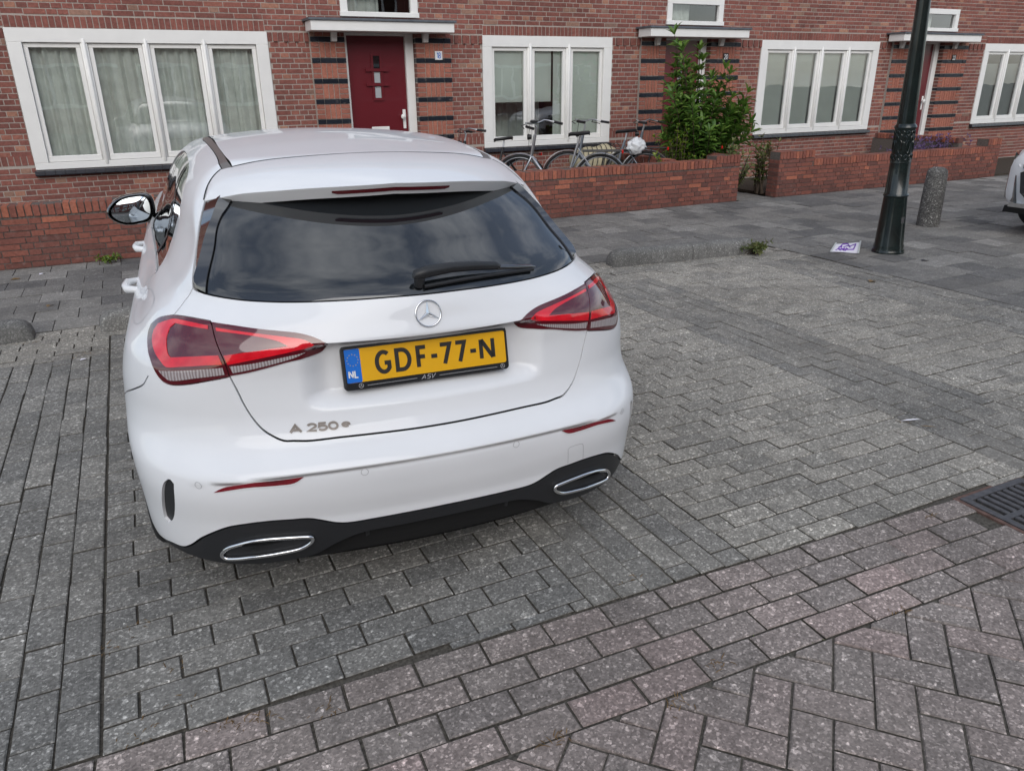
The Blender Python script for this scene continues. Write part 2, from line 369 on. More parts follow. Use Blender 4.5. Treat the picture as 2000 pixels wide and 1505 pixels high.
def TRS(x, y, z, rz=0.0, sx=1.0, sy=1.0, sz=1.0, tilt=0.0):
    m = Matrix.Translation((x, y, z)) @ Matrix.Rotation(rz, 4, 'Z')
    if tilt: m = m @ Matrix.Rotation(random.gauss(0, tilt), 4, 'X') @ Matrix.Rotation(random.gauss(0, tilt), 4, 'Y')
    return m @ Matrix.Diagonal((sx, sy, sz, 1))

# ---------------------------------------------------------------- ground, bed of the paving
g = MB(); g.add([(-150, -120, -0.06), (200, -120, -0.06), (200, 160, -0.06), (-150, 160, -0.06)], [(0, 1, 2, 3)])
tag(g.obj('ground', M['soil']), kind='structure')
g = MB(); g.add([(-9, -6, -0.0105), (26, -6, -0.0105), (26, 8.6, -0.0105), (-9, 8.6, -0.0105)], [(0, 1, 2, 3)])
tag(g.obj('paving_bed', M['sand']), kind='structure')
def plate(name, x0, x1, y0, y1, top=-0.009, mat='sand'):
    m = MB(); m.box(x0, x1, y0, y1, -0.055, top); o = m.obj(name, M[mat]); return tag(o, kind='structure')

PAV = paver_mesh('paving_brick', 0.2075, 0.1025, 0.07)
PX, PY = 0.2135, 0.1068
def yg(x): return 1.765 - 0.045 * x           # edge between the bays and the road
def tone(): return min(0.999, max(0.0, random.betavariate(2.2, 2.2)))
def z_(): return random.gauss(0, 0.0013)
def courses_x(x0, x1, y1, shift=0.0):
    """running bond, courses parallel to the houses"""
    out = []; row = 0; y = y1
    while True:
        y -= PY
        if y + PY < min(yg(x0), yg(x1)) + 0.02: break
        x = x0 - (PX * (0.5 if row % 2 else 0.0) + random.uniform(0, 0.02) + shift) % PX
        while x < x1 - 0.02:
            a, b = max(x, x0), min(x + PX, x1)
            if a - x0 < 0.055: a = x0
            if x1 - b < 0.055: b = x1
            xc = (a + b) / 2; lo = yg(xc) + 0.003
            if (x < x0 and x + PX - x0 < 0.055) or (x1 - x < 0.055): x += PX; continue
            ya, yb = max(y, lo), y + PY
            if b - a > 0.035 and yb - ya > 0.03:
                out.append((TRS(xc, (ya + yb) / 2, z_(), random.gauss(0, 0.006), (b - a - 0.0060) / 0.2075, (yb - ya - 0.0058) / 0.1025, 1, 0.004), tone()))
            x += PX
        row += 1
    return out
def courses_y(x0, n, y1):
    """columns of bricks laid lengthwise: the strips between the bays"""
    out = []
    for c in range(n):
        xc = x0 + (c + 0.5) * PY; y = y1 - (PX * 0.5 if c % 2 else 0) - random.uniform(0, 0.02)
        lo = yg(xc) + 0.003; y = y1 if c % 2 == 0 else y1
        first = True
        while y > lo + 0.03:
            l = PX * (0.5 if first and c % 2 else 1.0); first = False
            a = max(lo, y - l)
            if y - a > 0.03:
                out.append((TRS(xc + random.gauss(0, 0.0012), (a + y) / 2, z_(), math.pi / 2 + random.gauss(0, 0.006), (y - a - 0.0062) / 0.2075, (PY - 0.0056) / 0.1025, 1, 0.004), tone()))
            y -= l
    return out
YK = 5.72
BAYS = [(-3.15, -0.975), (-0.33, 1.12), (1.76, 3.28), (3.92, 5.16)]
STRIPS = [(-0.975, 6), (1.12, 6), (3.28, 6), (5.16, 6)]
for i, (a, b) in enumerate(BAYS):
    o = plate('parking_bay', a, b, yg((a + b) / 2) + 0.04, YK)
    emit(o, courses_x(a, b, YK), PAV, M['pave_dark'] if i < 2 else M['pave_grey'], 'paving_brick', 'paving_bricks')
for a, n in STRIPS:
    left = a < 0
    o = plate('bay_divider', a + 0.001, a + n * PY - 0.001, yg(a + 0.3) + 0.02, 5.30, -0.009 if left else -0.006, 'sand' if left else 'dust')
    pcs = courses_y(a, n, 5.30)
    emit(o, pcs, PAV, M['pave_dark'] if left else M['pave_dusty'], 'paving_brick', 'paving_bricks')
o = plate('crosswise_paving', -3.15, 5.80, YK + 0.001, 6.02)          # courses along the kerb
pcs = []
for r in range(3):
    x = -3.1 + (r % 2) * PX / 2
    while x < 5.75: pcs.append((TRS(x, YK + 0.055 + r * 0.1, z_(), random.gauss(0, 0.006), 1, 0.93, 1, 0.003), tone() * 0.7)); x += PX
for a, n in STRIPS:
    y = 5.31 + PY / 2; r = 0
    while y < YK - 0.02:
        x = a + PX / 2 - (r % 2) * PX / 2
        while x < a + n * PY:
            lo, hi = max(x - PX / 2, a), min(x + PX / 2, a + n * PY)
            if hi - lo > 0.04: pcs.append((TRS((lo + hi) / 2, y, z_(), random.gauss(0, 0.006), (hi - lo - 0.006) / 0.2075, 1, 1, 0.003), tone() * 0.7))
            x += PX
        y += PY; r += 1
emit(o, pcs, PAV, M['pave_grey'], 'paving_brick', 'paving_bricks')

# gutter: four pink courses along the road edge, cut out round the drain
DRX0, DRX1, DRY0, DRY1 = 2.80, 3.21, 1.305, 1.632
GA = math.atan(-0.045)
o = plate('gutter', -3.2, 6.2, 0.9, 1.199, -0.0125); pcs = []
for r in range(4):
    x = -3.0 + (r % 2) * 0.11 + random.uniform(0, 0.03)
    while x < 6.0:
        yc = yg(x) - (r + 0.5) * PY
        if not (DRX0 - 0.10 < x < DRX1 + 0.10 and DRY0 - 0.04 < yc < DRY1 + 0.06):
            pcs.append((TRS(x, yc, z_() - 0.002, GA + random.gauss(0, 0.006), 0.985, 0.965, 1, 0.004), min(0.99, tone() * 0.9 + random.choice((0, 0, 0.25)))))
        elif DRX0 - 0.10 < x < DRX0 or DRX1 < x < DRX1 + 0.10:
            a, b = (x - 0.104, DRX0 - 0.004) if x < DRX0 else (DRX1 + 0.004, x + 0.104)
            if b - a > 0.03: pcs.append((TRS((a + b) / 2, yc, z_() - 0.002, GA, (b - a) / 0.2075, 0.985, 1), tone()))
        x += 0.2115
emit(o, pcs, PAV, M['pave_pink'], 'paving_brick', 'paving_bricks')
# road: pink herringbone at 45 degrees
o = plate('road', -6, 12, -4, 0.899, -0.0125); pcs = []; cuts = []
ca, sa = math.cos(GA + math.pi / 4), math.sin(GA + math.pi / 4); U = 0.1078; ox, oy = 1.0, 1.20
def in_road(x, y, m): return y < yg(x) - 4 * PY - m
for i in range(-42, 42):
    for k in range(-14, 14):
        for h in (0, 1):
            cx, cy = (i + 4 * k + 1, i + 0.5) if h == 0 else (i + 4 * k + 0.5, i + 2)
            X, Y = ox + U * (cx * ca - cy * sa), oy + U * (cx * sa + cy * ca)
            if not (-4 < X < 8 and -1.5 < Y): continue
            if Y < 0.35 and not in_view((X, Y, 0), 200): continue
            a = GA + math.pi / 4 + (math.pi / 2 if h else 0); ex = abs(math.cos(a)) * 0.104 + abs(math.sin(a)) * 0.05
            ey = abs(math.sin(a)) * 0.104 + abs(math.cos(a)) * 0.052
            if not in_road(X, Y, -0.13): continue
            aa = a + random.gauss(0, 0.006); tn = min(0.99, tone() * 0.85 + 0.15)
            if in_road(X, Y, ey + 0.02):
                pcs.append((TRS(X, Y, z_() - 0.004, aa, 1, 1, 1, 0.004), tn)); continue
            c_, s_ = math.cos(aa), math.sin(aa)          # a brick cut along the gutter line
            poly = [(X + lx * c_ - ly * s_, Y + lx * s_ + ly * c_) for lx, ly in ((-.10375, -.05125), (.10375, -.05125), (.10375, .05125), (-.10375, .05125))]
            g_ = lambda p: (yg(p[0]) - 4 * PY - 0.004) - p[1]
            out = []
            for q in range(4):
                p0, p1 = poly[q], poly[(q + 1) % 4]; d0, d1 = g_(p0), g_(p1)
                if d0 >= 0: out.append(p0)
                if d0 * d1 < 0: t = d0 / (d0 - d1); out.append((p0[0] + t * (p1[0] - p0[0]), p0[1] + t * (p1[1] - p0[1])))
            if len(out) < 3: continue
            ar = abs(sum(out[q][0] * out[(q + 1) % len(out)][1] - out[(q + 1) % len(out)][0] * out[q][1] for q in range(len(out)))) / 2
            if ar > 0.0006: cuts.append((out, tn))
emit(o, pcs, PAV, M['pave_pink'], 'paving_brick', 'paving_bricks')
for out, tn in cuts:
    m = MB(); c0 = np.mean(out, 0); zt = z_() - 0.0035; n_ = len(out); inn = [tuple(c0 + (np.array(p) - c0) * (1 - 0.004 / max(0.012, np.linalg.norm(np.array(p) - c0)))) for p in out]
    m.add([(p[0], p[1], -0.06) for p in out] + [(p[0], p[1], zt - 0.004) for p in out] + [(p[0], p[1], zt) for p in inn], [tuple(range(2 * n_, 3 * n_))] + [(i, (i + 1) % n_, n_ + (i + 1) % n_, n_ + i) for i in range(n_)] + [(n_ + i, n_ + (i + 1) % n_, 2 * n_ + (i + 1) % n_, 2 * n_ + i) for i in range(n_)], tn)
    m.obj('paving_brick', M['pave_pink'], o, None, True)

# pavement of 30 cm slabs
SLAB = paver_mesh('paving_slab', 0.2965, 0.2965, 0.05, 0.003)
def slabs(x0, x1, y0, y1):
    out = []; r = 0; y = y0
    while y < y1 - 0.02:
        h = min(0.30, y1 - y); x = x0 - (0.15 if r % 2 else 0)
        while x < x1 - 0.01:
            a, b = max(x, x0), min(x + 0.30, x1)
            if b - a > 0.04 and h > 0.03:
                t = random.betavariate(2.6, 2.0) if random.random() < 0.8 else random.choice((0.05, 0.12, 0.97))
                out.append((TRS((a + b) / 2, y + h / 2, random.gauss(0, 0.0018) + 0.004, random.gauss(0, 0.004), (b - a - 0.0035) / 0.2965, (h - 0.0035) / 0.2965, 1, 0.004), t))
            x += 0.30
        y += h; r += 1
    return out
o = plate('pavement', -5, 20, 6.021, 8.44)
emit(o, slabs(-4.0, 17.5, 6.025, 8.44), SLAB, M['slab'], 'paving_slab', 'paving_slabs', 300, 0.28)
o = plate('lamp_pavement', 5.802, 18, 1.7, 6.019)
emit(o, slabs(5.805, 13.0, 2.0, 6.02), SLAB, M['slab'], 'paving_slab', 'paving_slabs', 300, 0.28)
o = plate('garden_path', 7.72, 8.36, 8.441, 10.5)
emit(o, slabs(7.72, 8.36, 8.445, 10.5), SLAB, M['slab'], 'paving_slab', 'paving_slabs', 60, 0.28)

# ---------------------------------------------------------------- wheel-stop kerbs
def kerb(pts, label, r=0.09, h=0.15, rot=0.0, capL=True, capR=True):
    (x0, y0), (x1, y1) = pts; L = math.hypot(x1 - x0, y1 - y0); n = 14; prof = []
    for k in range(11):
        t = math.pi * k / 10; prof.append((math.cos(t) * r, 0.02 + (h - 0.02) * math.sin(t) ** 0.42))
    m = MB(); vs = []; secs = [0.0, 0.012, 0.04, 0.09, L * 0.35, L * 0.65, L - 0.09, L - 0.04, L - 0.012, L]
    for s in secs:
        f = 1.0
        e = min(s if capL else 9, (L - s) if capR else 9)
        if e < 0.09: f = 0.35 + 0.65 * math.sqrt(max(0, 1 - (1 - e / 0.09) ** 2))
        elif e > 5: f = 0.985 if s in (0.0, L) else 1.0
        for a, b in prof:
            jx = random.gauss(0, 0.0012); vs.append((s - L / 2, a * (0.6 + 0.4 * f) + jx, (b * f if b > 0 else b) + random.gauss(0, 0.0012)))
        vs += [(s - L / 2, -r, -0.05), (s - L / 2, r, -0.05)]
    q = 13; loop = list(range(11)) + [11, 12]; fs = []
    for i in range(len(secs) - 1):
        for k in range(q): fs.append((i * q + k, i * q + (k + 1) % q, (i + 1) * q + (k + 1) % q, (i + 1) * q + k))
    fs += [tuple(range(q - 1, -1, -1)), tuple((len(secs) - 1) * q + k for k in range(q))]
    m.add(vs, fs, random.random())
    o = m.obj('kerb_stone', M['conc'], None, 45, True); o.location = ((x0 + x1) / 2, (y0 + y1) / 2, 0); o.rotation_euler = (0, 0, math.atan2(y1 - y0, x1 - x0))
    return tag(o, label, 'kerb', 'wheel-stop kerbs at the head of the bays')
kerb([(3.86, 5.87), (4.705, 5.79)], 'grey concrete wheel stop with a rounded near end, right of the white hatchback', capR=False)
kerb([(4.712, 5.79), (5.45, 5.715)], 'grey concrete wheel stop with a weed at its end, left of the sheet of paper', capL=False)
kerb([(-1.75, 5.93), (-0.80, 5.93)], 'grey concrete wheel stop cut by the left edge of the picture', h=0.14)
kerb([(-0.39, 5.90), (1.10, 5.90)], 'grey concrete wheel stop half hidden by the rear flank of the white hatchback', h=0.14)

# ---------------------------------------------------------------- storm drain
dr = empty('storm_drain', (0, 0, 0)); tag(dr, 'cast iron slotted drain grate at the right edge of the road', 'drain')
dx0, dx1, dy0, dy1 = DRX0 + 0.012, DRX1 - 0.01, DRY0 + 0.012, DRY1 - 0.01
m = MB(); fw = 0.03
m.box(dx0, dx1, dy0, dy0 + fw, -0.03, 0.004); m.box(dx0, dx1, dy1 - fw, dy1, -0.03, 0.004)
m.box(dx0, dx0 + fw, dy0 + fw, dy1 - fw, -0.03, 0.004); m.box(dx1 - fw, dx1, dy0 + fw, dy1 - fw, -0.03, 0.004)
yc = (dy0 + dy1) / 2 - 0.02; m.box(dx0 + fw, dx1 - fw, yc - 0.013, yc + 0.013, -0.03, 0.001)
m.obj('grate_frame', M['iron'], dr)
m = MB(); m.box(DRX0 - 0.006, DRX1 + 0.006, DRY0 - 0.006, DRY0 + 0.0115, -0.03, -0.001); m.box(DRX0 - 0.006, DRX1 + 0.006, DRY1 - 0.0095, DRY1 + 0.008, -0.03, -0.001)
m.box(DRX0 - 0.006, DRX0 + 0.0115, DRY0 + 0.0115, DRY1 - 0.0095, -0.03, -0.001); m.obj('drain_surround', M['rust'], dr)
m = MB(); m.box(dx0 + 0.01, dx1 - 0.01, dy0 + 0.01, dy1 - 0.01, -0.045, -0.028); m.obj('pit', M['dark'], dr)
nb = 8; sp = (dx1 - dx0 - 2 * fw) / nb
for i in range(1, nb):
    xb = dx0 + fw + i * sp; m = MB(); m.cbox(xb - 0.011, xb + 0.011, dy0 + fw, yc - 0.0135, -0.026, 0.003, 0.003); m.obj('bar', M['iron'], dr)
    m = MB(); m.cbox(xb - 0.011, xb + 0.011, yc + 0.0135, dy1 - fw, -0.026, 0.003, 0.003); m.obj('bar', M['iron'], dr)

# ---------------------------------------------------------------- lamp post
lp = empty('lamp_post', (6.60, 5.06, 0)); lp.rotation_euler = (0, R_(-2.6), 0)
tag(lp, 'dark green cast iron lamp post with an ornamented collar', 'lamp post')
m = MB(); m.lathe([(0.150, -0.05), (0.150, 0.012), (0.146, 0.03), (0.138, 0.045), (0.139, 0.07), (0.131, 0.09), (0.106, 0.52), (0.104, 0.545)], 40); m.obj('base', M['lamp'], lp, 40)
m = MB(); m.lathe([(0.104, 0.545), (0.112, 0.55), (0.114, 0.562), (0.108, 0.572), (0.102, 0.58), (0.090, 0.86)], 40); m.obj('lower_shaft', M['lamp'], lp, 40)
m = MB(); m.lathe([(0.090, 0.86), (0.093, 0.865), (0.0905, 0.88), (0.085, 1.155), (0.094, 1.17), (0.098, 1.18), (0.092, 1.195), (0.080, 1.21)], 40); col = m.obj('collar', M['lamp'], lp, 40)
for zr, nn, rr, hh in ((0.915, 12, 0.0905, 0.022), (1.13, 12, 0.0865, 0.020), (1.01, 8, 0.0885, 0.055), (1.075, 8, 0.0875, 0.03)):
    for k in range(nn):
        t = 2 * math.pi * (k + 0.5 * (hh > 0.03)) / nn; m = MB(); pts = []
        for q in range(12):
            a = 2 * math.pi * q / 12; pts.append((rr * math.cos(t + 0.17 * math.sin(a)), rr * math.sin(t + 0.17 * math.sin(a)), zr + hh * math.cos(a)))
        m.tube(pts, 0.0052, 5, closed=True); m.obj('ornament', M['lamp'], col, 60)
m = MB(); m.lathe([(0.079, 1.20), (0.074, 1.5), (0.060, 2.1), (0.052, 2.8), (0.045, 3.9)], 40); m.obj('shaft', M['lamp'], lp, 40)
m = MB(); m.box(-0.02, 0.02, -0.118, -0.108, 0.30, 0.36); m.obj('lock_plate', M['iron'], lp)
m = MB()
for q in range(1):
    m.lathe([(0.03, 3.88), (0.13, 3.95), (0.16, 4.2), (0.09, 4.3), (0.0, 4.36)], 20)
m.obj('lantern', M['lamp'], lp, 40)

# ---------------------------------------------------------------- bollard
m = MB(); m.lathe([(0.124, -0.05), (0.122, 0.0), (0.118, 0.3), (0.110, 0.58), (0.104, 0.62), (0.085, 0.645), (0.05, 0.66), (0.0, 0.665)], 36)
o = m.obj('bollard', M['aggr'], None, 50, True); o.location = (8.22, 5.84, 0); tag(o, 'squat round bollard of exposed aggregate concrete behind the lamp post', 'bollard')
# ---------------------------------------------------------------- terrace of brick houses
FY = 10.57; CH = 0.0618; ZT = 2.213; ZB = 0.713
K = 12
def wall_brick(name, L, H, D):
    out = []
    for k in range(K):
        m = MB(); j = lambda: random.uniform(-0.0012, 0.0012); a, b = L / 2, H / 2
        vs = [(-a + j(), 0, -b + j()), (a + j(), 0, -b + j()), (a + j(), 0, b + j()), (-a + j(), 0, b + j()), (-a, D, -b), (a, D, -b), (a, D, b), (-a, D, b)]
        m.add(vs, [(0, 1, 2, 3), (1, 5, 6, 2), (0, 3, 7, 4), (3, 2, 6, 7), (0, 4, 5, 1)], (k + 0.5) / K); out.append(m)
    return out, name
BR = wall_brick('brick', 0.21, 0.0505, 0.02)
def btone():
    r = random.random()
    return 0.97 if r < 0.03 else (random.uniform(0.83, 0.93) if r < 0.10 else random.betavariate(2.2, 2.4) * 0.82)
def WB(xc, zc, L, H, proud=0.0, y=FY):
    return Matrix.Translation((xc, y - proud - 0.0005 + random.gauss(0, 0.0012), zc)) @ Matrix.Diagonal((L / 0.21, 1, H / 0.0505, 1))
def bond(x0, x1, z0, z1, holes, y=FY, proud=0.0):
    """cross bond: stretcher and header courses in turn"""
    out = []; n0 = int(math.floor(z0 / CH)); n = n0
    while n * CH < z1 - 0.01:
        za, zb = max(n * CH, z0), min((n + 1) * CH, z1); zc = (za + zb) / 2
        if zb - za > 0.02:
            st = n % 2 == 0; step = 0.22 if st else 0.11; off = (0.0 if n % 4 == 0 else 0.11) if st else 0.055
            k = math.floor((x0 - off) / step)
            while True:
                a, b = off + k * step, off + (k + 1) * step; k += 1
                if a > x1 - 0.02: break
                if st and random.random() < 0.06 and b - a > 0.2:
                    parts = [(a, (a + b) / 2), ((a + b) / 2, b)]
                else: parts = [(a, b)]
                for a_, b_ in parts:
                    segs = [(max(a_, x0), min(b_, x1))]
                    for hx0, hx1, hz0, hz1 in holes:
                        if hz0 < zc < hz1:
                            ns = []
                            for s, e in segs:
                                if e <= hx0 or s >= hx1: ns.append((s, e))
                                else:
                                    if s < hx0: ns.append((s, hx0))
                                    if e > hx1: ns.append((hx1, e))
                            segs = ns
                    for s, e in segs:
                        if e - s > 0.025: out.append((WB((s + e) / 2, zc, e - s - 0.0105, zb - za - 0.0112, proud, y), btone()))
        n += 1
    return out
def soldiers(x0, x1, z0, z1, pitch=0.0625, proud=0.0, alt=0.0, skip=None, lo=0.2, hi=0.62):
    out = []; n = max(1, round((x1 - x0) / pitch)); p = (x1 - x0) / n
    for i in range(n):
        pr = proud + (alt if i % 2 else 0.0)
        out.append((WB(x0 + (i + 0.5) * p, (z0 + z1) / 2, p - 0.0105, z1 - z0 - 0.011, pr), random.uniform(lo, hi)))
    return out

def window_unit(house, x0, x1, nl, name_lab=None):
    """white frame with nl lights, panes, sill; outer size x0..x1, ZB..ZT"""
    win = empty('window', (0, 0, 0), 0, house)
    fr = MB(); yf = FY - 0.015; tf = 0.145; bf = 0.075; sf = 0.145
    fr.cbox(x0, x1, yf, yf + 0.09, ZT - tf, ZT, 0.004); fr.cbox(x0, x1, yf, yf + 0.09, ZB, ZB + bf, 0.004)
    fr.cbox(x0, x0 + sf, yf + 0.0004, yf + 0.09, ZB + bf, ZT - tf, 0.004); fr.cbox(x1 - sf, x1, yf + 0.0004, yf + 0.09, ZB + bf, ZT - tf, 0.004)
    fr.obj('frame', M['white'], win)
    xi0, xi1 = x0 + sf, x1 - sf; zi0, zi1 = ZB + bf, ZT - tf; mw = 0.075; lw = (xi1 - xi0 - mw * (nl - 1)) / nl; panes = []
    for i in range(nl):
        a = xi0 + i * (lw + mw); b = a + lw
        if i < nl - 1:
            m = MB(); m.cbox(b, b + mw, yf + 0.012, yf + 0.085, zi0, zi1, 0.004)
            m.tube([(b + mw / 2, yf + 0.006, zi0 - 0.045), (b + mw / 2, yf + 0.004, zi0 - 0.02), (b + mw / 2, yf + 0.004, zi1 + 0.03), (b + mw / 2, yf + 0.006, zi1 + 0.05)], [0.008, 0.021, 0.021, 0.006], 10)
            m.obj('mullion', M['white'], win, 50)
        sw = 0.050; ys = yf + 0.034; m = MB()
        m.cbox(a + 0.003, b - 0.003, ys, ys + 0.05, zi1 - sw, zi1 - 0.003, 0.004); m.cbox(a + 0.003, b - 0.003, ys - 0.012, ys + 0.05, zi0 + 0.004, zi0 + sw + 0.02, 0.005)
        m.cbox(a + 0.003, a + sw, ys + 0.0004, ys + 0.05, zi0 + sw + 0.02, zi1 - sw, 0.004); m.cbox(b - sw, b - 0.003, ys + 0.0004, ys + 0.05, zi0 + sw + 0.02, zi1 - sw, 0.004)
        m.obj('sash', M['white'], win)
        m = MB(); yp = ys + 0.03; m.add([(a + sw - 0.004, yp, zi0 + sw + 0.016), (b - sw + 0.004, yp, zi0 + sw + 0.016), (b - sw + 0.004, yp, zi1 - sw + 0.004), (a + sw - 0.004, yp, zi1 - sw + 0.004)], [(0, 1, 2, 3)])
        m.obj('pane', M['pane'], win); panes.append((a + sw, b - sw))
    n = int(round((x1 - x0 + 0.03) / 0.105)); p = (x1 - x0 + 0.03) / n
    for i in range(n):
        m = MB(); a = x0 - 0.015 + i * p; m.prism([(FY - 0.075, ZB - 0.052), (FY - 0.070, ZB - 0.010), (FY + 0.02, ZB - 0.002), (FY + 0.02, ZB - 0.066), (FY - 0.070, ZB - 0.062)], a + 0.002, a + p - 0.002, 0.5, 0, 'x'); m.obj('sill_tile', M['sill'], win)
    return win, panes, (zi0, zi1)
def room(house, x0, x1, y1=1.7, z0=0.5, z1=2.5):
    m = MB(); a, b = FY + 0.076, FY + y1
    vs = [(x0, a, z0), (x1, a, z0), (x1, b, z0), (x0, b, z0), (x0, a, z1), (x1, a, z1), (x1, b, z1), (x0, b, z1)]
    m.add(vs, [(0, 1, 2, 3), (7, 6, 5, 4), (2, 6, 7, 3), (0, 3, 7, 4), (1, 5, 6, 2)]); m.obj('room', M['room'], house)
def curtain(win, x0, x1, z0, z1, y, waves, amp=0.03, mat=None, name='curtain'):
    m = MB(); n = waves * 8; vs = []; ph = random.uniform(0, 6)
    for i in range(n + 1):
        u = i / n; x = x0 + (x1 - x0) * u; d = amp * (math.sin(2 * math.pi * waves * u + ph) + 0.45 * math.sin(2 * math.pi * waves * 1.7 * u + 1.3 * ph))
        vs += [(x, y + d, z0), (x, y + d * 0.8, z1)]
    fs = [(2 * i, 2 * i + 2, 2 * i + 3, 2 * i + 1) for i in range(n)]
    m.add(vs, fs); return m.obj(name, mat or M['curtain'], win, 80)
def digits(txt, h, wdt, stroke):
    """strokes of a small sans alphabet -> list of polylines on the unit cell, scaled"""
    out = []; x = 0
    for ch in txt:
        for pl in GLYPH[ch][1]: out.append([(x + px * wdt, pz * h) for px, pz in pl])
        x += GLYPH[ch][0] * wdt
    return out, x
def arc(cx, cz, rx, rz, a0, a1, n=14):
    return [(cx + rx * math.cos(R_(a0 + (a1 - a0) * i / n)), cz + rz * math.sin(R_(a0 + (a1 - a0) * i / n))) for i in range(n + 1)]
GLYPH = {
 'G': (1.28, [arc(.52, .5, .52, .5, 50, 180) + arc(.52, .5, .52, .5, 180, 322)[1:] + [(.92, .45), (.58, .45)]]),
 'D': (1.26, [[(0, 0), (0, 1), (.35, 1)] + arc(.38, .5, .56, .5, 90, -90)[1:] + [(.35, 0), (0, 0)]]),
 'F': (1.05, [[(0, 0), (0, 1), (.78, 1)], [(0, .52), (.68, .52)]]),
 '-': (.72, [[(0.02, .47), (.42, .47)]]),
 '7': (1.02, [[(0, 1), (.80, 1), (.30, 0)]]),
 'N': (1.2, [[(0, 0), (0, 1)], [(.04, .98), (.78, .02)], [(.82, 0), (.82, 1)]]),
 'L': (.9, [[(0, 1), (0, 0), (.62, 0)]]),
 'A': (1.35, [[(0, 0), (.5, 1), (1.0, 0)], [(.2, .33), (.8, .33)]]),
 '1': (.62, [[(.05, .78), (.32, 1), (.32, 0)]]),
 '2': (1.12, [arc(.44, .70, .42, .30, 165, -35, 12) + [(.02, 0), (.9, 0)]]),
 '5': (1.12, [[(.82, 1), (.14, 1), (.08, .55)] + arc(.42, .32, .44, .33, 125, -150, 14)]),
 '0': (1.12, [arc(.44, .5, .44, .5, 0, 360, 20)]),
 '8': (1.0, [arc(.4, .75, .34, .25, -90, 270, 16), arc(.4, .25, .40, .26, 90, 450, 16)]),
 'e': (1.0, [[(.05, .5), (.85, .5)] + arc(.45, .5, .42, .45, 0, 310, 16)[1:]]),
 'S': (1.1, [[(.85, 1), (.12, 1), (.05, .55), (.80, .45), (.72, 0), (0, 0)]]),
 'V': (1.1, [[(0, 1), (.35, 0), (.9, 1)]]), ' ': (.6, []),
 '3': (1.0, [arc(.36, .74, .36, .26, 150, -90, 12) + arc(.36, .26, .40, .27, 90, -150, 12)])}
def stroke_mesh(lines, wid, d0, d1, mb=None, O=(0, 0, 0), ux=(1, 0, 0), uz=(0, 0, 1), n=(0, -1, 0)):
    """flat letters: every polyline a mitred ribbon of width wid, from depth d0 to d1 along n"""
    mb = mb or MB(); O, ux, uz, n = map(np.array, (O, ux, uz, n))
    for pl in lines:
        P = np.array(pl, float); m = len(P); closed = np.allclose(P[0], P[-1]) and m > 3
        if closed: P = P[:-1]; m -= 1
        L, Rr = [], []
        for i in range(m):
            a = P[i] - P[i - 1] if (i > 0 or closed) else P[1] - P[0]
            b = P[(i + 1) % m] - P[i] if (i < m - 1 or closed) else P[-1] - P[-2]
            a = a / (np.linalg.norm(a) + 1e-9); b = b / (np.linalg.norm(b) + 1e-9); na = np.array([-a[1], a[0]]); nb = np.array([-b[1], b[0]])
            q = na + nb; q = q / (np.linalg.norm(q) + 1e-9); k = min(1.0 / max(q @ na, 0.35), 2.2) * wid / 2
            L.append(P[i] + q * k); Rr.append(P[i] - q * k)
        def to3(p, d): return tuple(O + ux * p[0] + uz * p[1] + n * d)
        vs = [to3(p, d1) for p in L] + [to3(p, d1) for p in Rr] + [to3(p, d0) for p in L] + [to3(p, d0) for p in Rr]; fs = []
        for i in range(m if closed else m - 1):
            j = (i + 1) % m
            fs += [(i, m + i, m + j, j), (i, j, 2 * m + j, 2 * m + i), (m + j, m + i, 3 * m + i, 3 * m + j)]
        if not closed: fs += [(0, 2 * m, 3 * m, m), (m - 1, 2 * m - 1, 4 * m - 1, 3 * m - 1)]
        mb.add(vs, fs)
    return mb

def pier(xa, xb, flip):
    """brick pier beside a door: glazed black course every fourth, upright bricks between"""
    red, blk, org = [], [], []; pr = 0.045; w = xb - xa
    zt = 2.165
    ca, cb = (0.11, w - 0.125) if not flip else (0.125, w - 0.11)
    i = 0; z = zt
    while z > -0.05:
        z0 = z - CH
        for s, e in ((0, ca), (ca, cb), (cb, w)): blk.append((WB(xa + (s + e) / 2, (z + z0) / 2, e - s - 0.006, CH - 0.006, pr + 0.004), random.random()))
        zb = z - 4 * CH
        for q in range(3):
            zz = z0 - (q + 0.5) * CH
            org.append((WB(xa + ca / 2, zz, ca - 0.0105, CH - 0.0112, pr), btone() * 0.6)); org.append((WB(xa + (cb + w) / 2, zz, w - cb - 0.0105, CH - 0.0112, pr), btone() * 0.6))
        k = max(1, round((cb - ca) / 0.0645)); p = (cb - ca) / k
        for q in range(k): org.append((WB(xa + ca + (q + 0.5) * p, z0 - 1.5 * CH, p - 0.0105, 3 * CH - 0.0112, pr), random.uniform(0.3, 1.0)))
        z = zb
    red += bond(xa, xb, zt, 2.226, [], FY, pr)
    return red, blk, org

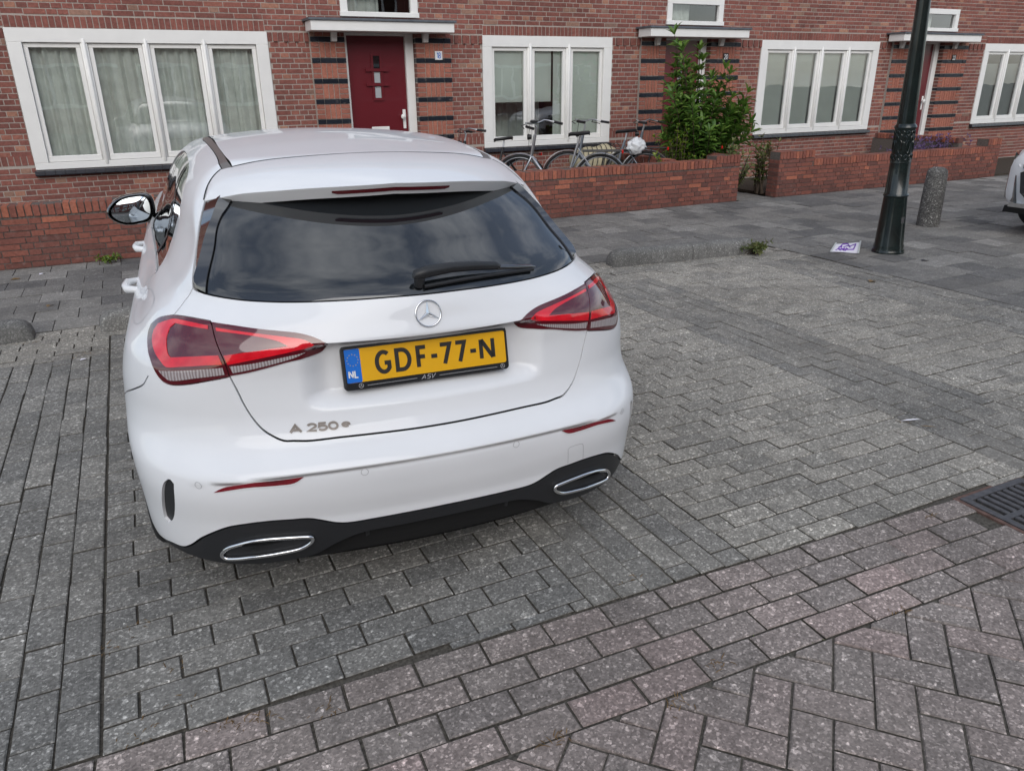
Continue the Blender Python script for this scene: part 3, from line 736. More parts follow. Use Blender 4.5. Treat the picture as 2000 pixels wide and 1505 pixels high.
def canopy(house, x0, x1):
    c = empty('canopy', (0, 0, 0), 0, house); m = MB(); m.cbox(x0, x1, FY - 0.37, FY - 0.046, 2.216, 2.335, 0.006); m.obj('fascia', M['white'], c)
    m = MB(); m.box(x0 - 0.025, x1 + 0.025, FY - 0.395, FY - 0.001, 2.3352, 2.362); m.obj('lead_cover', M['lead'], c)
    for xb in (x0 + 0.34, x1 - 0.31):
        m = MB(); m.prism([(FY - 0.13, 2.2158), (FY - 0.05, 2.2158), (FY - 0.05, 2.105), (FY - 0.10, 2.112)], xb - 0.035, xb + 0.035, 0.5, 0, 'x'); m.obj('bracket', M['white'], c)
    return c
def door_unit(house, x0, x1, num, dark_sign):
    """x0,x1: door leaf"""
    d = empty('door', (0, 0, 0), 0, house); yd = FY + 0.10; zt = 2.19
    m = MB(); m.box(x0, x1, yd, yd + 0.045, 0.14, zt); m.obj('leaf', M['door_red'], d)
    m = MB(); fl, fr_ = x0 - 0.045, x1 + 0.115
    m.cbox(fl, x0, yd - 0.05, yd + 0.06, 0.10, zt + 0.035, 0.004); m.cbox(x1, fr_, yd - 0.05, yd + 0.06, 0.10, zt + 0.035, 0.004); m.box(x0, x1, yd - 0.045, yd + 0.06, zt, zt + 0.034); m.obj('door_frame', M['white'], d)
    xm = (x0 + x1) / 2 - 0.005; z0 = 1.42
    m = MB()
    m.box(xm - 0.075, xm - 0.045, yd - 0.018, yd, z0 - 0.03, z0 + 0.56); m.box(xm + 0.045, xm + 0.075, yd - 0.018, yd, z0 - 0.03, z0 + 0.56)
    m.box(xm - 0.045, xm + 0.045, yd - 0.018, yd, z0 - 0.03, z0); m.box(xm - 0.045, xm + 0.045, yd - 0.018, yd, z0 + 0.53, z0 + 0.56)
    for zz in (z0 + 0.155, z0 + 0.335): m.box(xm - 0.155, xm + 0.155, yd - 0.03, yd + 0.001, zz, zz + 0.035)
    m.obj('glazing_bars', M['door_red'], d)
    for zz, hh in ((z0 + 0.005, 0.145), (z0 + 0.195, 0.135), (z0 + 0.375, 0.15)):
        m = MB(); m.box(xm - 0.042, xm + 0.042, yd - 0.004, yd - 0.001, zz, zz + hh); m.obj('pane', M['carglass'] if zz > z0 + 0.3 else M['blind_grey'], d)
    m = MB(); m.cbox(x1 - 0.075, x1 - 0.032, yd - 0.012, yd - 0.0005, 1.02, 1.27, 0.004); m.lathe([(0.012, 0), (0.012, -0.04), (0.032, -0.045), (0.035, -0.06), (0.02, -0.075), (0, -0.078)], 16, (x1 - 0.085, yd - 0.012, 1.18), 'y'); m.obj('handle', M['white'], d, 40)
    m = MB(); m.cbox(xm - 0.125, xm + 0.125, yd - 0.012, yd - 0.0005, 0.985, 1.055, 0.004); m.obj('letter_slot', M['white'], d)
    m = MB(); m.box(fl - 0.35, fr_ + 0.35, FY - 0.30, yd + 0.06, -0.04, 0.105); m.obj('doorstep', M['conc'], d, None, True)
    xn = x1 + 0.435; s = empty('house_number', (0, 0, 0), 0, house)
    m = MB(); m.cbox(xn - 0.053, xn + 0.053, FY - 0.063, FY - 0.0515, 1.895, 2.005, 0.003); m.obj('plate', M['ink'] if dark_sign else M['white_ink'], s)
    ls, wd = digits(num, 0.068, 0.036, 0.009); off = wd / 2 - 0.004
    o = stroke_mesh(ls, 0.0085, -0.001, 0.0012, None, (xn - off, FY - 0.0632, 1.917)).obj('digits', M['white_ink'] if dark_sign else M['plate_blue'], s)
    return d
def upper_window(house, x0, x1):
    w_ = empty('window', (0, 0, 0), 0, house); z0, z1 = 2.405, 2.79; m = MB(); y = FY - 0.02
    m.cbox(x0 - 0.01, x1 + 0.01, y - 0.02, y + 0.07, z0, z0 + 0.06, 0.005); m.cbox(x0, x1, y, y + 0.07, z1 - 0.09, z1, 0.004); m.cbox(x0, x0 + 0.095, y + 0.0004, y + 0.07, z0 + 0.06, z1 - 0.09, 0.004); m.cbox(x1 - 0.095, x1, y + 0.0004, y + 0.07, z0 + 0.06, z1 - 0.09, 0.004)
    m.obj('frame', M['white'], w_)
    m = MB(); m.add([(x0 + 0.09, y + 0.05, z0 + 0.055), (x1 - 0.09, y + 0.05, z0 + 0.055), (x1 - 0.09, y + 0.05, z1 - 0.085), (x0 + 0.09, y + 0.05, z1 - 0.085)], [(0, 1, 2, 3)]); m.obj('pane', M['pane'], w_)
    curtain(w_, x0 + 0.1, x0 + 0.1 + (x1 - x0) * 0.45, z0, z1, FY + 0.2, 4, 0.02)
    return w_, (x0 + 0.004, x1 - 0.004, z0 + 0.004, z1 - 0.004)

ZTOP = 5.6
def make_house(x0, x1, label, win, nl, door=None, num=None, can=None, piers=None, dark=True, upw=None, wkind='curtain'):
    h = empty('brick_house', (0, 0, 0)); tag(h, label, 'house', 'terrace of brick houses')
    holes = [(win[0] - 0.004, win[1] + 0.004, ZB, ZT)]
    if door: holes.append((door[0] - 0.05, door[1] + 0.12, -1, 2.228))
    red, blk, org = [], [], []
    if upw:
        ww, hl = upper_window(h, *upw); holes.append(hl); room(h, upw[0] - 0.1, upw[1] + 0.1, 0.8, 2.38, 3.0)
    # wall: mortar sheet with openings
    xs = sorted({x0, x1} | {a for hh in holes for a in hh[:2] if x0 < a < x1}); zs = sorted({-0.05, ZTOP} | {a for hh in holes for a in hh[2:] if -0.05 < a < ZTOP})
    m = MB(); yw = FY + 0.0045
    for a, b in zip(xs, xs[1:]):
        for c_, d_ in zip(zs, zs[1:]):
            if any(hh[0] - 1e-6 <= a and b <= hh[1] + 1e-6 and hh[2] - 1e-6 <= c_ and d_ <= hh[3] + 1e-6 for hh in holes): continue
            m.add([(a, yw, c_), (b, yw, c_), (b, yw, d_), (a, yw, d_)], [(0, 1, 2, 3)])
    for hh in holes:     # reveals
        a, b, c_, d_ = hh[0], hh[1], max(hh[2], -0.05), hh[3]; ye = FY + 0.16
        m.add([(a, yw, c_), (a, ye, c_), (a, ye, d_), (a, yw, d_)], [(0, 1, 2, 3)]); m.add([(b, yw, c_), (b, yw, d_), (b, ye, d_), (b, ye, c_)], [(0, 1, 2, 3)])
        m.add([(a, yw, d_), (a, ye, d_), (b, ye, d_), (b, yw, d_)], [(0, 1, 2, 3)])
    wall = m.obj('wall', M['mortar'], h)
    # soldier courses, dentils, upright band
    sx0, sx1 = win[0] + 0.01, win[1] - 0.02; hh2 = [(sx0, sx1, ZT, 2.345)]
    sol = soldiers(sx0, sx1, ZT + 0.002, 2.340, 0.0625, 0.0015)
    px0, px1 = (piers[0], piers[3]) if piers else (None, None)
    flank = [(x0, win[0]), (win[1], x1)] if not door else ([(x0, piers[0])] if piers[0] - x0 > 0.08 else []) + [(piers[3], win[0]), (win[1], x1)]
    for a, b in flank:
        if b - a < 0.1: continue
        hh2 += [(a, b, 2.098, 2.213), (a, b, 0.765, 0.885)]
        sol += soldiers(a, b, 2.098, 2.213, 0.064, 0.0, 0.022, None, 0.05, 0.45); sol += soldiers(a, b, 0.765, 0.885, 0.0645)
    if door:
        m = MB()
        for a, b in ((piers[0], piers[1]), (piers[2], piers[3])):
            m.box(a + 0.001, b - 0.001, FY - 0.036, FY + 0.0070, -0.05, 2.228); hh2.append((a, b, -1, 2.226))
            r1, b1, o1 = pier(a, b, a > door[0]); red += r1; blk += b1; org += o1
        m.obj('pier', M['mortar'], h)
        # inner return of the right-hand pier: bricks end on
        for q in range(36):
            zc = 2.226 - (q + 0.5) * CH
            if zc < 0: break
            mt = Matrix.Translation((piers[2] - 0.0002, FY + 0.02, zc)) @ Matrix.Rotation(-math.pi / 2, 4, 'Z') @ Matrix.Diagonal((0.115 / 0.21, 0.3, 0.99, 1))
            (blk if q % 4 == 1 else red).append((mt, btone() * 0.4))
    red += bond(x0, x1, 0.0, 3.2, holes + hh2)
    emit(wall, red + sol, BR, M['brick'], 'brick', 'bricks', 300, 0.2, 8)
    if org: emit(wall, org, BR, M['brick_or'], 'brick', 'pier_bricks', 120, 0.2, 8)
    if blk: emit(wall, blk, BR, M['brick_black'], 'brick', 'black_bricks', 60, 0.2, 8)
    up = MB(); up.box(x0 + 0.001, x1 - 0.001, FY - 0.0005, FY + 0.006, 3.21, ZTOP, 0.45); up.obj('upper_wall', M['brick'], h, None, True)
    wn, panes, (zi0, zi1) = window_unit(h, win[0], win[1], nl)
    room(h, win[0] + 0.05, win[1] - 0.05)
    if door: door_unit(h, door[0], door[1], num, dark)
    if can: canopy(h, *can)
    rf = MB(); rf.prism([(FY - 0.4, ZTOP + 0.003), (FY + 8, ZTOP + 0.003), (FY + 3.8, ZTOP + 3.2)], x0, x1, 0.5, 0, 'x'); rf.obj('roof', M['roof_tile'], h)
    return h, wn, panes, zi0, zi1
W1 = (-0.996, 1.789); W2 = (4.702, 6.851); W3 = (9.800, 12.602); W4 = (15.58, 17.73)
hA, wA, pA, z0_, z1_ = make_house(-3.6, 2.3045, 'brick house at the left whose wide four-light window has grey pleated curtains', W1, 4)
for (a, b) in pA: curtain(wA, a - 0.05, b + 0.05, 0.74, 2.1, FY + 0.14, 5, 0.030)
for xx in (pA[0][1] - 0.1, pA[3][1] - 0.12): curtain(wA, xx - 0.25, xx + 0.15, 0.74, 2.1, FY + 0.16, 3, 0.02)
hB, wB, pB, _, _ = make_house(2.305, 7.3595, 'brick house numbered 18 with a dark red door and a three-light window', W2, 3, (2.795, 3.590), '18', (2.262, 4.145), (2.305, 2.749, 3.708, 4.215), False, (2.735, 3.775))
def flat(win, name, x0, x1, z0, z1, y, mat, t=0.004):
    m = MB(); m.box(x0, x1, y, y + t, z0, z1); return m.obj(name, mat, win)
flat(wB, 'roller_blind', pB[0][0] - 0.03, pB[1][1] - 0.16, 1.33, 2.08, FY + 0.09, M['blind']); flat(wB, 'side_blind', pB[1][1] - 0.12, pB[1][1] + 0.02, 0.74, 2.08, FY + 0.10, M['blind'])
flat(wB, 'blind', pB[2][0] - 0.03, pB[2][1] + 0.03, 0.74, 2.08, FY + 0.09, M['blind'])
curtain(wB, pB[0][0] - 0.05, pB[1][1], 0.74, 2.0, FY + 0.75, 9, 0.03)
hC, wC, pC, _, _ = make_house(7.36, 12.9295, 'brick house numbered 20 behind the laurel bush, with slatted blinds in its window', W3, 4, (7.87, 8.58), '20', (7.29, 9.19), (7.36, 7.822, 8.700, 9.32), True, (7.83, 8.93))
for a, b in pC:
    m = MB(); z = 0.80
    while z < 2.06:
        m.add([(a - 0.02, FY + 0.085, z), (b - 0.02, FY + 0.085, z), (b - 0.02, FY + 0.100, z + 0.0155), (a - 0.02, FY + 0.100, z + 0.0155)], [(0, 1, 2, 3)]); z += 0.0185
    m.obj('slatted_blind', M['blind'], wC)
    flat(wC, 'blind_backing', a - 0.03, b + 0.03, 0.74, 2.08, FY + 0.11, M['blind_grey'])
hD, wD, pD, _, _ = make_house(12.93, 20.5, 'brick house numbered 22 at the far right, its door half hidden by the lamp post', W4, 3, (13.40, 14.195), '22', (12.76, 14.88), (12.93, 13.354, 14.314, 15.02), True, (13.55, 14.62))
for a, b in pD: flat(wD, 'blind', a - 0.03, b + 0.03, 0.74, 1.85, FY + 0.11, M['blind_grey'])

# ---------------------------------------------------------------- low garden walls
GB = wall_brick('brick', 0.21, 0.0505, 0.02)
GC = 0.0583
def garden_wall(label, x0, x1, top, y=8.45, th=0.21, dz=0.0, cap_h=0.105, piers=()):
    wl = empty('garden_wall', (0, 0, 0)); tag(wl, label, 'wall', 'low brick garden walls')
    m = MB(); m.box(x0 + 0.004, x1 - 0.004, y + 0.007, y + th - 0.007, -0.05, top - 0.004)
    for a, b, t in piers: m.box(a + 0.004, b - 0.004, y + 0.0068, y + th - 0.0068, top - 0.005, t - 0.004)
    core = m.obj('core', M['mortar_dark'], wl)
    pcs = []; caps = []
    def rows(xa, xb, za, zb, n0):
        n = n0; z = za
        while z < zb - 0.015:
            h = min(GC, zb - z); x = xa - (0.0 if n % 2 else 0.165); k = n
            while x < xb - 0.015:
                l = 0.22 if k % 2 == 0 else 0.11; k += 1
                if random.random() < 0.12: l = 0.22 if l < 0.2 else 0.11
                a, b = max(x, xa), min(x + l, xb); x += l
                if b - a < 0.025: continue
                t = random.betavariate(2, 2.2) * 0.9; t = 0.99 if random.random() < 0.02 else t
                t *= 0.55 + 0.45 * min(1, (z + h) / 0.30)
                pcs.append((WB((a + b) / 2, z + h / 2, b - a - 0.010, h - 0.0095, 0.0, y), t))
            z += h; n += 1
    rows(x0, x1, 0.0, top - cap_h, 0)
    def cap(xa, xb, zt):
        n = round((xb - xa) / 0.0625); p = (xb - xa) / n
        for i in range(n):
            m_ = Matrix.Translation((xa + (i + 0.5) * p, y - 0.006 + random.gauss(0, 0.002), zt - cap_h / 2 + random.gauss(0, 0.0015))) @ Matrix.Rotation(random.gauss(0, 0.012), 4, 'Y') @ Matrix.Diagonal(((p - 0.011) / 0.21, (th + 0.010) / 0.02, (cap_h - 0.006) / 0.0505, 1))
            caps.append((m_, random.uniform(0.5, 0.95)))
    segs = []; x = x0
    for a, b, t in sorted(piers):
        if a - x > 0.06: cap(x, a, top)
        rows(a, b, top - cap_h + 0.0, t - cap_h, 1); cap(a, b, t); x = b
    if x1 - x > 0.06: cap(x, x1, top)
    # ends seen from the side
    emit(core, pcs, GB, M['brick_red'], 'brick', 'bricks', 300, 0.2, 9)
    emit(core, caps, GB, M['brick_red'], 'cap_brick', 'cap_bricks', 160, 0.11, 8)
    for xe, sgn in ((x0, -1), (x1, 1)):
        e = []; n = 0; z = 0.0; tt = max([top] + [t for a, b, t in piers if abs(a - xe) < 0.01 or abs(b - xe) < 0.01])
        while z < tt - cap_h - 0.01:
            for s, l in (((0.0, th),) if n % 2 else ((0.0, th / 2), (th / 2, th / 2))):
                mt = Matrix.Translation((xe, y + s + l / 2, z + GC / 2)) @ Matrix.Rotation(math.pi / 2 * sgn, 4, 'Z') @ Matrix.Diagonal(((l - 0.009) / 0.21, 1, 0.0488 / 0.0505, 1)); e.append((mt, random.random() * 0.7))
            z += GC; n += 1
        emit(core, e, GB, M['brick_red'], 'brick', 'end_bricks', 20, 0.2, 9)
    return wl
garden_wall('long low garden wall of red brick with an upright brick cap, behind the white car', -3.6, 7.67, 0.585, piers=((7.24, 7.67, 0.635),))
garden_wall('low garden wall of red brick right of the garden path, behind the lamp post', 8.40, 13.40, 0.515, piers=((8.40, 9.08, 0.635), (13.05, 13.40, 0.635)))
def return_wall(label, x, y0, y1, top):
    wl = empty('garden_wall', (0, 0, 0)); tag(wl, label, 'wall', 'low brick garden walls')
    m = MB(); m.box(x, x + 0.10, y0, y1, -0.05, top - 0.09); m.obj('core', M['mortar_dark'], wl)
    n = int((y1 - y0) / 0.0625)
    for i in range(n):
        m = MB(); a = y0 + i * 0.0625; m.cbox(x - 0.01, x + 0.11, a + 0.005, a + 0.058, top - 0.089, top, 0.004, random.random()); m.obj('cap_brick', M['brick_red'], wl, None, True)
    return wl
return_wall('short brick cross wall running from the garden wall to house 20, left of the bush', 6.62, 8.67, 10.5, 0.60)
return_wall('short brick cross wall behind the bush at the end of the long garden wall', 7.50, 8.67, 10.5, 0.63)
return_wall('short brick cross wall beside the door of house 22', 12.6, 8.67, 10.4, 0.66)
m = MB(); m.box(-3.5, 7.45, 8.665, 10.5, -0.04, 0.0); tag(m.obj('garden_soil', M['soil']), kind='structure')
m = MB(); m.box(8.62, 20.2, 8.665, 10.5, -0.04, 0.0); tag(m.obj('garden_soil', M['soil']), kind='structure')
# ---------------------------------------------------------------- white hatchback: a measured skin, cut into panels
def cr(xn, yn, x):
    xn = np.asarray(xn, float); yn = np.asarray(yn, float); x = np.clip(x, xn[0], xn[-1])
    d = np.diff(yn) / np.diff(xn); m = np.empty_like(yn); m[0] = d[0]; m[-1] = d[-1]
    same = (d[:-1] * d[1:]) > 0; den = d[:-1] + d[1:]; den = np.where(np.abs(den) < 1e-12, 1e-12, den)
    m[1:-1] = np.where(same, 2 * d[:-1] * d[1:] / den, 0)
    i = np.clip(np.searchsorted(xn, x) - 1, 0, len(xn) - 2); h = xn[i + 1] - xn[i]; t = (x - xn[i]) / h
    return (2*t**3 - 3*t**2 + 1) * yn[i] + (t**3 - 2*t**2 + t) * h * m[i] + (-2*t**3 + 3*t**2) * yn[i+1] + (t**3 - t**2) * h * m[i+1]
def sst(a, b, x):
    t = np.clip((x - a) / (b - a), 0, 1); return t * t * (3 - 2 * t)
CP = dict(
 zy=[.15,.25,.36,.45,.525,.62,.70,.80,.88,.95,1.02,1.14,1.26,1.34],
 y0=[0.0887,0.0499,0.0307,0.0104,0.0019,0.0663,0.0984,0.1144,0.1025,0.1236,0.1505,0.3255,0.5322,0.6853],
 zk=[.25,.45,.62,.80,.88,.95,1.02,1.14,1.26,1.34],
 k=[0.1891,0.1956,0.2584,0.1973,0.2346,0.3131,0.5365,0.5674,0.5852,0.6048],
 zw=[.15,.25,.40,.55,.70,.82,.90,.96,1.02,1.14,1.26,1.36,1.44],
 w=[0.8765,0.9046,0.9121,0.9201,0.9106,0.8831,0.821,0.7789,0.7329,0.6884,0.6521,0.6115,0.5714],
 yt=[0,.3,.6,1.0,1.6,2.4], t=[0.0934,0.0934,0.0668,0.0163,-0.0098,-0.0099],
 yl=[0,.4,.8,1.4,3.4,3.9,4.2,4.45], l=[.02,.008,.0,.0,.0,.02,.06,.14],
 yz=[.2,.45,.88,1.2,1.6,2.0,2.4,2.8,3.05,3.55,3.75,4.1,4.35,4.5],
 zc=[1.3299,1.348,1.3863,1.4103,1.4236,1.4084,1.3926,1.368,1.3265,1.0162,0.9817,0.9107,0.8014,0.661])
def Yr(x, z):
    x = np.abs(x); y = cr(CP['zy'], CP['y0'], z) + cr(CP['zk'], CP['k'], z) * x * x
    rx = 1 - sst(.30, .40, x)
    y = y + .052 * rx * sst(.695, .745, z) * (1 - sst(.884, .902, z))            # number plate recess
    y = y + .010 * sst(.40, .50, x) * (1 - sst(.52, .60, x)) * 0
    z1 = .565 - .04 * x * x - .09 * x ** 6; d = z - z1                            # shelf crease of the bumper
    out = 1 - sst(.60, .76, x)
    y = y - out * (.009 * (1 - sst(-.002, .050, d)) * sst(-.026, -.017, d)) + out * .004 * (1 - sst(-.026, -.017, d)) * sst(.34, .38, z)
    return y
def Xs(y, z):
    g = sst(.90, 1.15, z)
    x = cr(CP['zw'], CP['w'], z) - g * cr(CP['yt'], CP['t'], y) - (1 - g) * cr(CP['yl'], CP['l'], y)
    f = sst(1.15, 2.4, y)                                                          # shoulders fill out towards the doors
    x = x + f * .035 * sst(.80, .92, z) * (1 - sst(1.0, 1.3, z))
    return x - .012 * sst(1.2, 1.6, y) * (1 - sst(2.9, 3.2, y)) * sst(.36, .46, z) * (1 - sst(.62, .72, z))
def comb(a, b, r, p):
    u = np.maximum(a + r, 0); v = np.maximum(b + r, 0)
    return np.where((u <= 0) & (v <= 0), np.maximum(a, b), (u ** p + v ** p + 1e-12) ** (1 / p) - r)
def CF(X):
    x = np.abs(X[..., 0]); y = X[..., 1]; z = X[..., 2]
    r = .4721 + (.0923 - .4721) * sst(.85, 1.1, z)
    f = comb(x - Xs(y, z), Yr(x, z) - y, r, 3.1144)
    f = comb(f, y - (4.42 - .35 * x * x - .25 * (z - .6) ** 2), .25, 2.2)
    return comb(f, z - (cr(CP['yz'], CP['zc'], y) - .1469 * x * x), .1475, 2.5713)
CO = np.array([0, 1.3, .72])
def skin_dir(D):
    """first point of the skin along rays from the inside"""
    D = D / np.linalg.norm(D, axis=-1, keepdims=True); n = len(D); lo = np.full(n, .05); hi = np.full(n, 3.6)
    for _ in range(22):
        m = (lo + hi) / 2; ins = CF(CO + D * m[:, None]) < 0; lo = np.where(ins, m, lo); hi = np.where(ins, hi, m)
    return CO + D * ((lo + hi) / 2)[:, None]
def skin_n(X, e=.0012):
    g = np.stack([CF(X + np.eye(3)[i] * e) - CF(X - np.eye(3)[i] * e) for i in range(3)], -1)
    return g / (np.linalg.norm(g, axis=-1, keepdims=True) + 1e-12)
FRONT = [1.0]
def to_c(P):
    d = (np.asarray(P, float) - CO) * np.array([1, FRONT[0], 1]); return np.stack([np.arctan2(d[:, 0], -d[:, 1]), np.arctan2(d[:, 2], np.hypot(d[:, 0], d[:, 1]))], 1)
def from_c(C):
    a, e = C[:, 0], C[:, 1]; return np.stack([np.sin(a) * np.cos(e), -FRONT[0] * np.cos(a) * np.cos(e), np.sin(e)], 1)
def smooth_loop(P, step, closed=True, corner=38):
    """Catmull-Rom through the points, real corners kept"""
    P = np.asarray(P, float); n = len(P); out = []
    def tang(i):
        a = P[i] - P[i - 1]; b = P[(i + 1) % n] - P[i]
        if not closed and (i == 0 or i == n - 1): return None
        ca = a @ b / (np.linalg.norm(a) * np.linalg.norm(b) + 1e-12)
        return None if ca < math.cos(R_(corner)) else (a + b) / 2
    T = [tang(i) for i in range(n)]
    for i in range(n if closed else n - 1):
        p, q = P[i], P[(i + 1) % n]; d = q - p; L = np.linalg.norm(d); k = max(1, int(math.ceil(L / step)))
        t0, t1 = T[i], T[(i + 1) % n]
        t0 = d if t0 is None else t0 / (np.linalg.norm(t0) + 1e-12) * L; t1 = d if t1 is None else t1 / (np.linalg.norm(t1) + 1e-12) * L
        for s in range(k):
            u = s / k; out.append((2*u**3 - 3*u**2 + 1) * p + (u**3 - 2*u**2 + u) * t0 + (-2*u**3 + 3*u**2) * q + (u**3 - u**2) * t1)
    if not closed: out.append(P[-1])
    return np.array(out)
def inpoly(Q, L):
    x, y = Q[:, 0], Q[:, 1]; ins = np.zeros(len(Q), bool); n = len(L); j = n - 1
    for i in range(n):
        a, b = L[i], L[j]; c = ((a[1] > y) != (b[1] > y)); den = (b[1] - a[1]) if abs(b[1] - a[1]) > 1e-12 else 1e-12
        ins ^= c & (x < (b[0] - a[0]) * (y - a[1]) / den + a[0]); j = i
    return ins
def shrink(C, g):
    n = len(C); k = np.cos(C[:, 1:2]); E = C.copy(); E[:, 0:1] *= k
    t = np.roll(E, -1, 0) - np.roll(E, 1, 0); t /= (np.linalg.norm(t, axis=1, keepdims=True) + 1e-12); nr = np.stack([-t[:, 1], t[:, 0]], 1)
    A = 0.5 * np.sum(C[:, 0] * np.roll(C[:, 1], -1) - np.roll(C[:, 0], -1) * C[:, 1]); nr = nr if A > 0 else -nr
    E = E + nr * g; E[:, 0:1] /= k; return E
CAR = empty('parked_car')
_cR = Matrix(((0.998004974, 0.061997744, 0.0119311195), (-0.0619933141, 0.99807629, -0.000741128), (-0.0119541157, 0.0, 0.999928547)))
_cT = _cR @ Vector((0.60811237, 2.01, -1.6)) + Vector((0, 0, 1.6))
CAR.matrix_world = Matrix.Translation(_cT) @ _cR.to_4x4()
tag(CAR, 'white five-door hatchback seen from behind, parked nose to the houses', 'car')
def mir(P): return [(-a, b, c) for a, b, c in P]
def panel(name, pts, mat, parent=CAR, off=0.0, step=.012, rim=.018, gap=.0026, holes=(), dispf=None, corner=38):
    C = to_c(smooth_loop(pts, step, True, corner)); C = shrink(C, gap / 1.25)
    Hs = [shrink(to_c(smooth_loop(h, step * .7, True, corner)), -gap / 1.25) for h in holes]
    st = step / 1.25; lo, hi = C.min(0), C.max(0)
    gx = np.arange(lo[0], hi[0], st / max(.35, math.cos((lo[1] + hi[1]) / 2))); gy = np.arange(lo[1], hi[1], st)
    Q = np.stack(np.meshgrid(gx, gy), -1).reshape(-1, 2); Q = Q[inpoly(Q, C)]
    for h in Hs: Q = Q[~inpoly(Q, h)]
    B = np.concatenate([C] + Hs)
    if len(Q):
        keep = np.ones(len(Q), bool)
        for s in range(0, len(Q), 2000):
            d = Q[s:s + 2000, None, :] - B[None]; keep[s:s + 2000] = ((d ** 2).sum(-1).min(1) > (st * .55) ** 2)
        Q = Q[keep]
    A = np.concatenate([B, Q]); E = []; o = 0
    for L in [C] + Hs:
        E += [(o + i, o + (i + 1) % len(L)) for i in range(len(L))]; o += len(L)
    vs, es, fs, *_ = delaunay_2d_cdt([Vector(map(float, q)) for q in A], E, [], 0, 1e-7)
    V = np.array([tuple(q) for q in vs]); T = np.array([tuple(f) for f in fs]); cen = V[T].mean(1); ok = inpoly(cen, C)
    for h in Hs: ok &= ~inpoly(cen, h)
    T = T[ok]; used = np.unique(T); re = -np.ones(len(V), int); re[used] = np.arange(len(used)); V = V[used]; T = re[T]
    X = skin_dir(from_c(V)); Nn = skin_n(X)
    if off or dispf is not None:
        dd = off + (dispf(X) if dispf is not None else 0); X = X + Nn * (np.asarray(dd).reshape(-1, 1) if np.ndim(dd) else dd)
    fn = np.cross(X[T[:, 1]] - X[T[:, 0]], X[T[:, 2]] - X[T[:, 0]]); fl = (fn * Nn[T[:, 0]]).sum(1) < 0; T[fl] = T[fl][:, ::-1]
    cnt = {}
    for t in T:
        for a, b in ((t[0], t[1]), (t[1], t[2]), (t[2], t[0])): cnt[(a, b)] = 1
    bd = [(a, b) for (a, b) in cnt if (b, a) not in cnt]
    nv = len(X); bi = {}; extra = []
    for a, b in bd:
        for q in (a, b):
            if q not in bi: bi[q] = nv + len(extra); extra.append(X[q] - Nn[q] * rim)
    Fc = [tuple(map(int, t)) for t in T]; rimf = [(int(b), int(a), bi[a], bi[b]) for a, b in bd]
    allv = np.concatenate([X, np.array(extra)]) if extra else X
    me = bpy.data.meshes.new(name); me.from_pydata(allv.tolist(), [], Fc + rimf); me.update()
    me.polygons.foreach_set('use_smooth', [True] * len(me.polygons))
    if dispf is None:
        nrm = []
        for f in Fc: nrm += [tuple(Nn[i]) for i in f]
        for f in rimf:
            p = [Vector(allv[i]) for i in f]; q = (p[1] - p[0]).cross(p[2] - p[0]); q.normalize(); nrm += [tuple(q)] * 4
        me.normals_split_custom_set(nrm)
    else: me.set_sharp_from_angle(angle=R_(50))
    me.materials.append(mat); return link(name, me, None, parent)
def on_skin(P, off=0.0):
    X = skin_dir(np.asarray(P, float) - CO); return X + skin_n(X) * off
def line_on(name, pts, wid, mat, parent, off=.0006, closed=False, step=.01):
    P = smooth_loop(pts, step, closed, 50); X = on_skin(P); Nn = skin_n(X)
    t = (np.roll(X, -1, 0) - np.roll(X, 1, 0)) if closed else np.gradient(X, axis=0)
    s = np.cross(t, Nn); s /= (np.linalg.norm(s, axis=1, keepdims=True) + 1e-12); X = X + Nn * off
    m = MB(); n = len(X); vs = [tuple(a) for a in X + s * wid / 2] + [tuple(a) for a in X - s * wid / 2]
    m.add(vs, [(i, (i + 1) % n, n + (i + 1) % n, n + i) for i in range(n if closed else n - 1)]); return m.obj(name, mat, parent)

# outlines, right-hand side (x>0), metres from the bumper's rearmost point
GAPB = [(.060,.066,.617),(.196,.075,.618),(.301,.089,.618),(.390,.103,.616),(.433,.114,.619),(.460,.121,.621),(.487,.134,.634),(.514,.150,.655),(.536,.165,.687),(.555,.175,.731),(.568,.183,.775),(.583,.189,.819)]
SPLIT = [(.583,.189,.819),(.587,.191,.842),(.592,.198,.868),(.599,.209,.892),(.605,.225,.915),(.608,.241,.934),(.610,.261,.956),(.613,.277,.965)]
LTOP_O = [(.613,.277,.965),(.646,.309,.967),(.680,.347,.967),(.712,.388,.964)]
SEAM = [(.712,.388,.964),(.692,.401,.981),(.675,.415,.998),(.657,.421,1.017),(.647,.423,1.033)]
GLB = [(.647,.425,1.033),(.640,.407,1.029),(.629,.389,1.027),(.612,.368,1.024),(.565,.324,1.019),(.495,.277,1.014),(.383,.223,1.012),(.226,.174,1.014),(.098,.153,1.016)]
LT_IN_TOP = [(.613,.277,.965),(.554,.234,.960),(.484,.198,.951),(.398,.167,.940),(.376,.160,.936),(.346,.148,.927),(.323,.138,.916),(.303,.129,.902)]
LT_IN_BOT = [(.303,.129,.902),(.312,.145,.880),(.330,.150,.866),(.373,.144,.861),(.424,.145,.854),(.476,.157,.841),(.531,.172,.828),(.583,.189,.819)]
LT_OUT = [(.712,.388,.964),(.735,.417,.955),(.760,.451,.941),(.780,.470,.922),(.790,.462,.903),(.796,.439,.885),(.797,.393,.858),(.793,.367,.844),(.788,.344,.826),(.780,.324,.806),(.769,.308,.792),(.753,.291,.785),(.734,.273,.785),(.697,.246,.792),(.648,.218,.804),(.599,.196,.815),(.583,.189,.819)]
BSEAM = [(.790,.342,.818),(.809,.360,.792),(.826,.379,.763),(.855,.429,.735),(.893,.52,.695),(.912,.620,.652)]
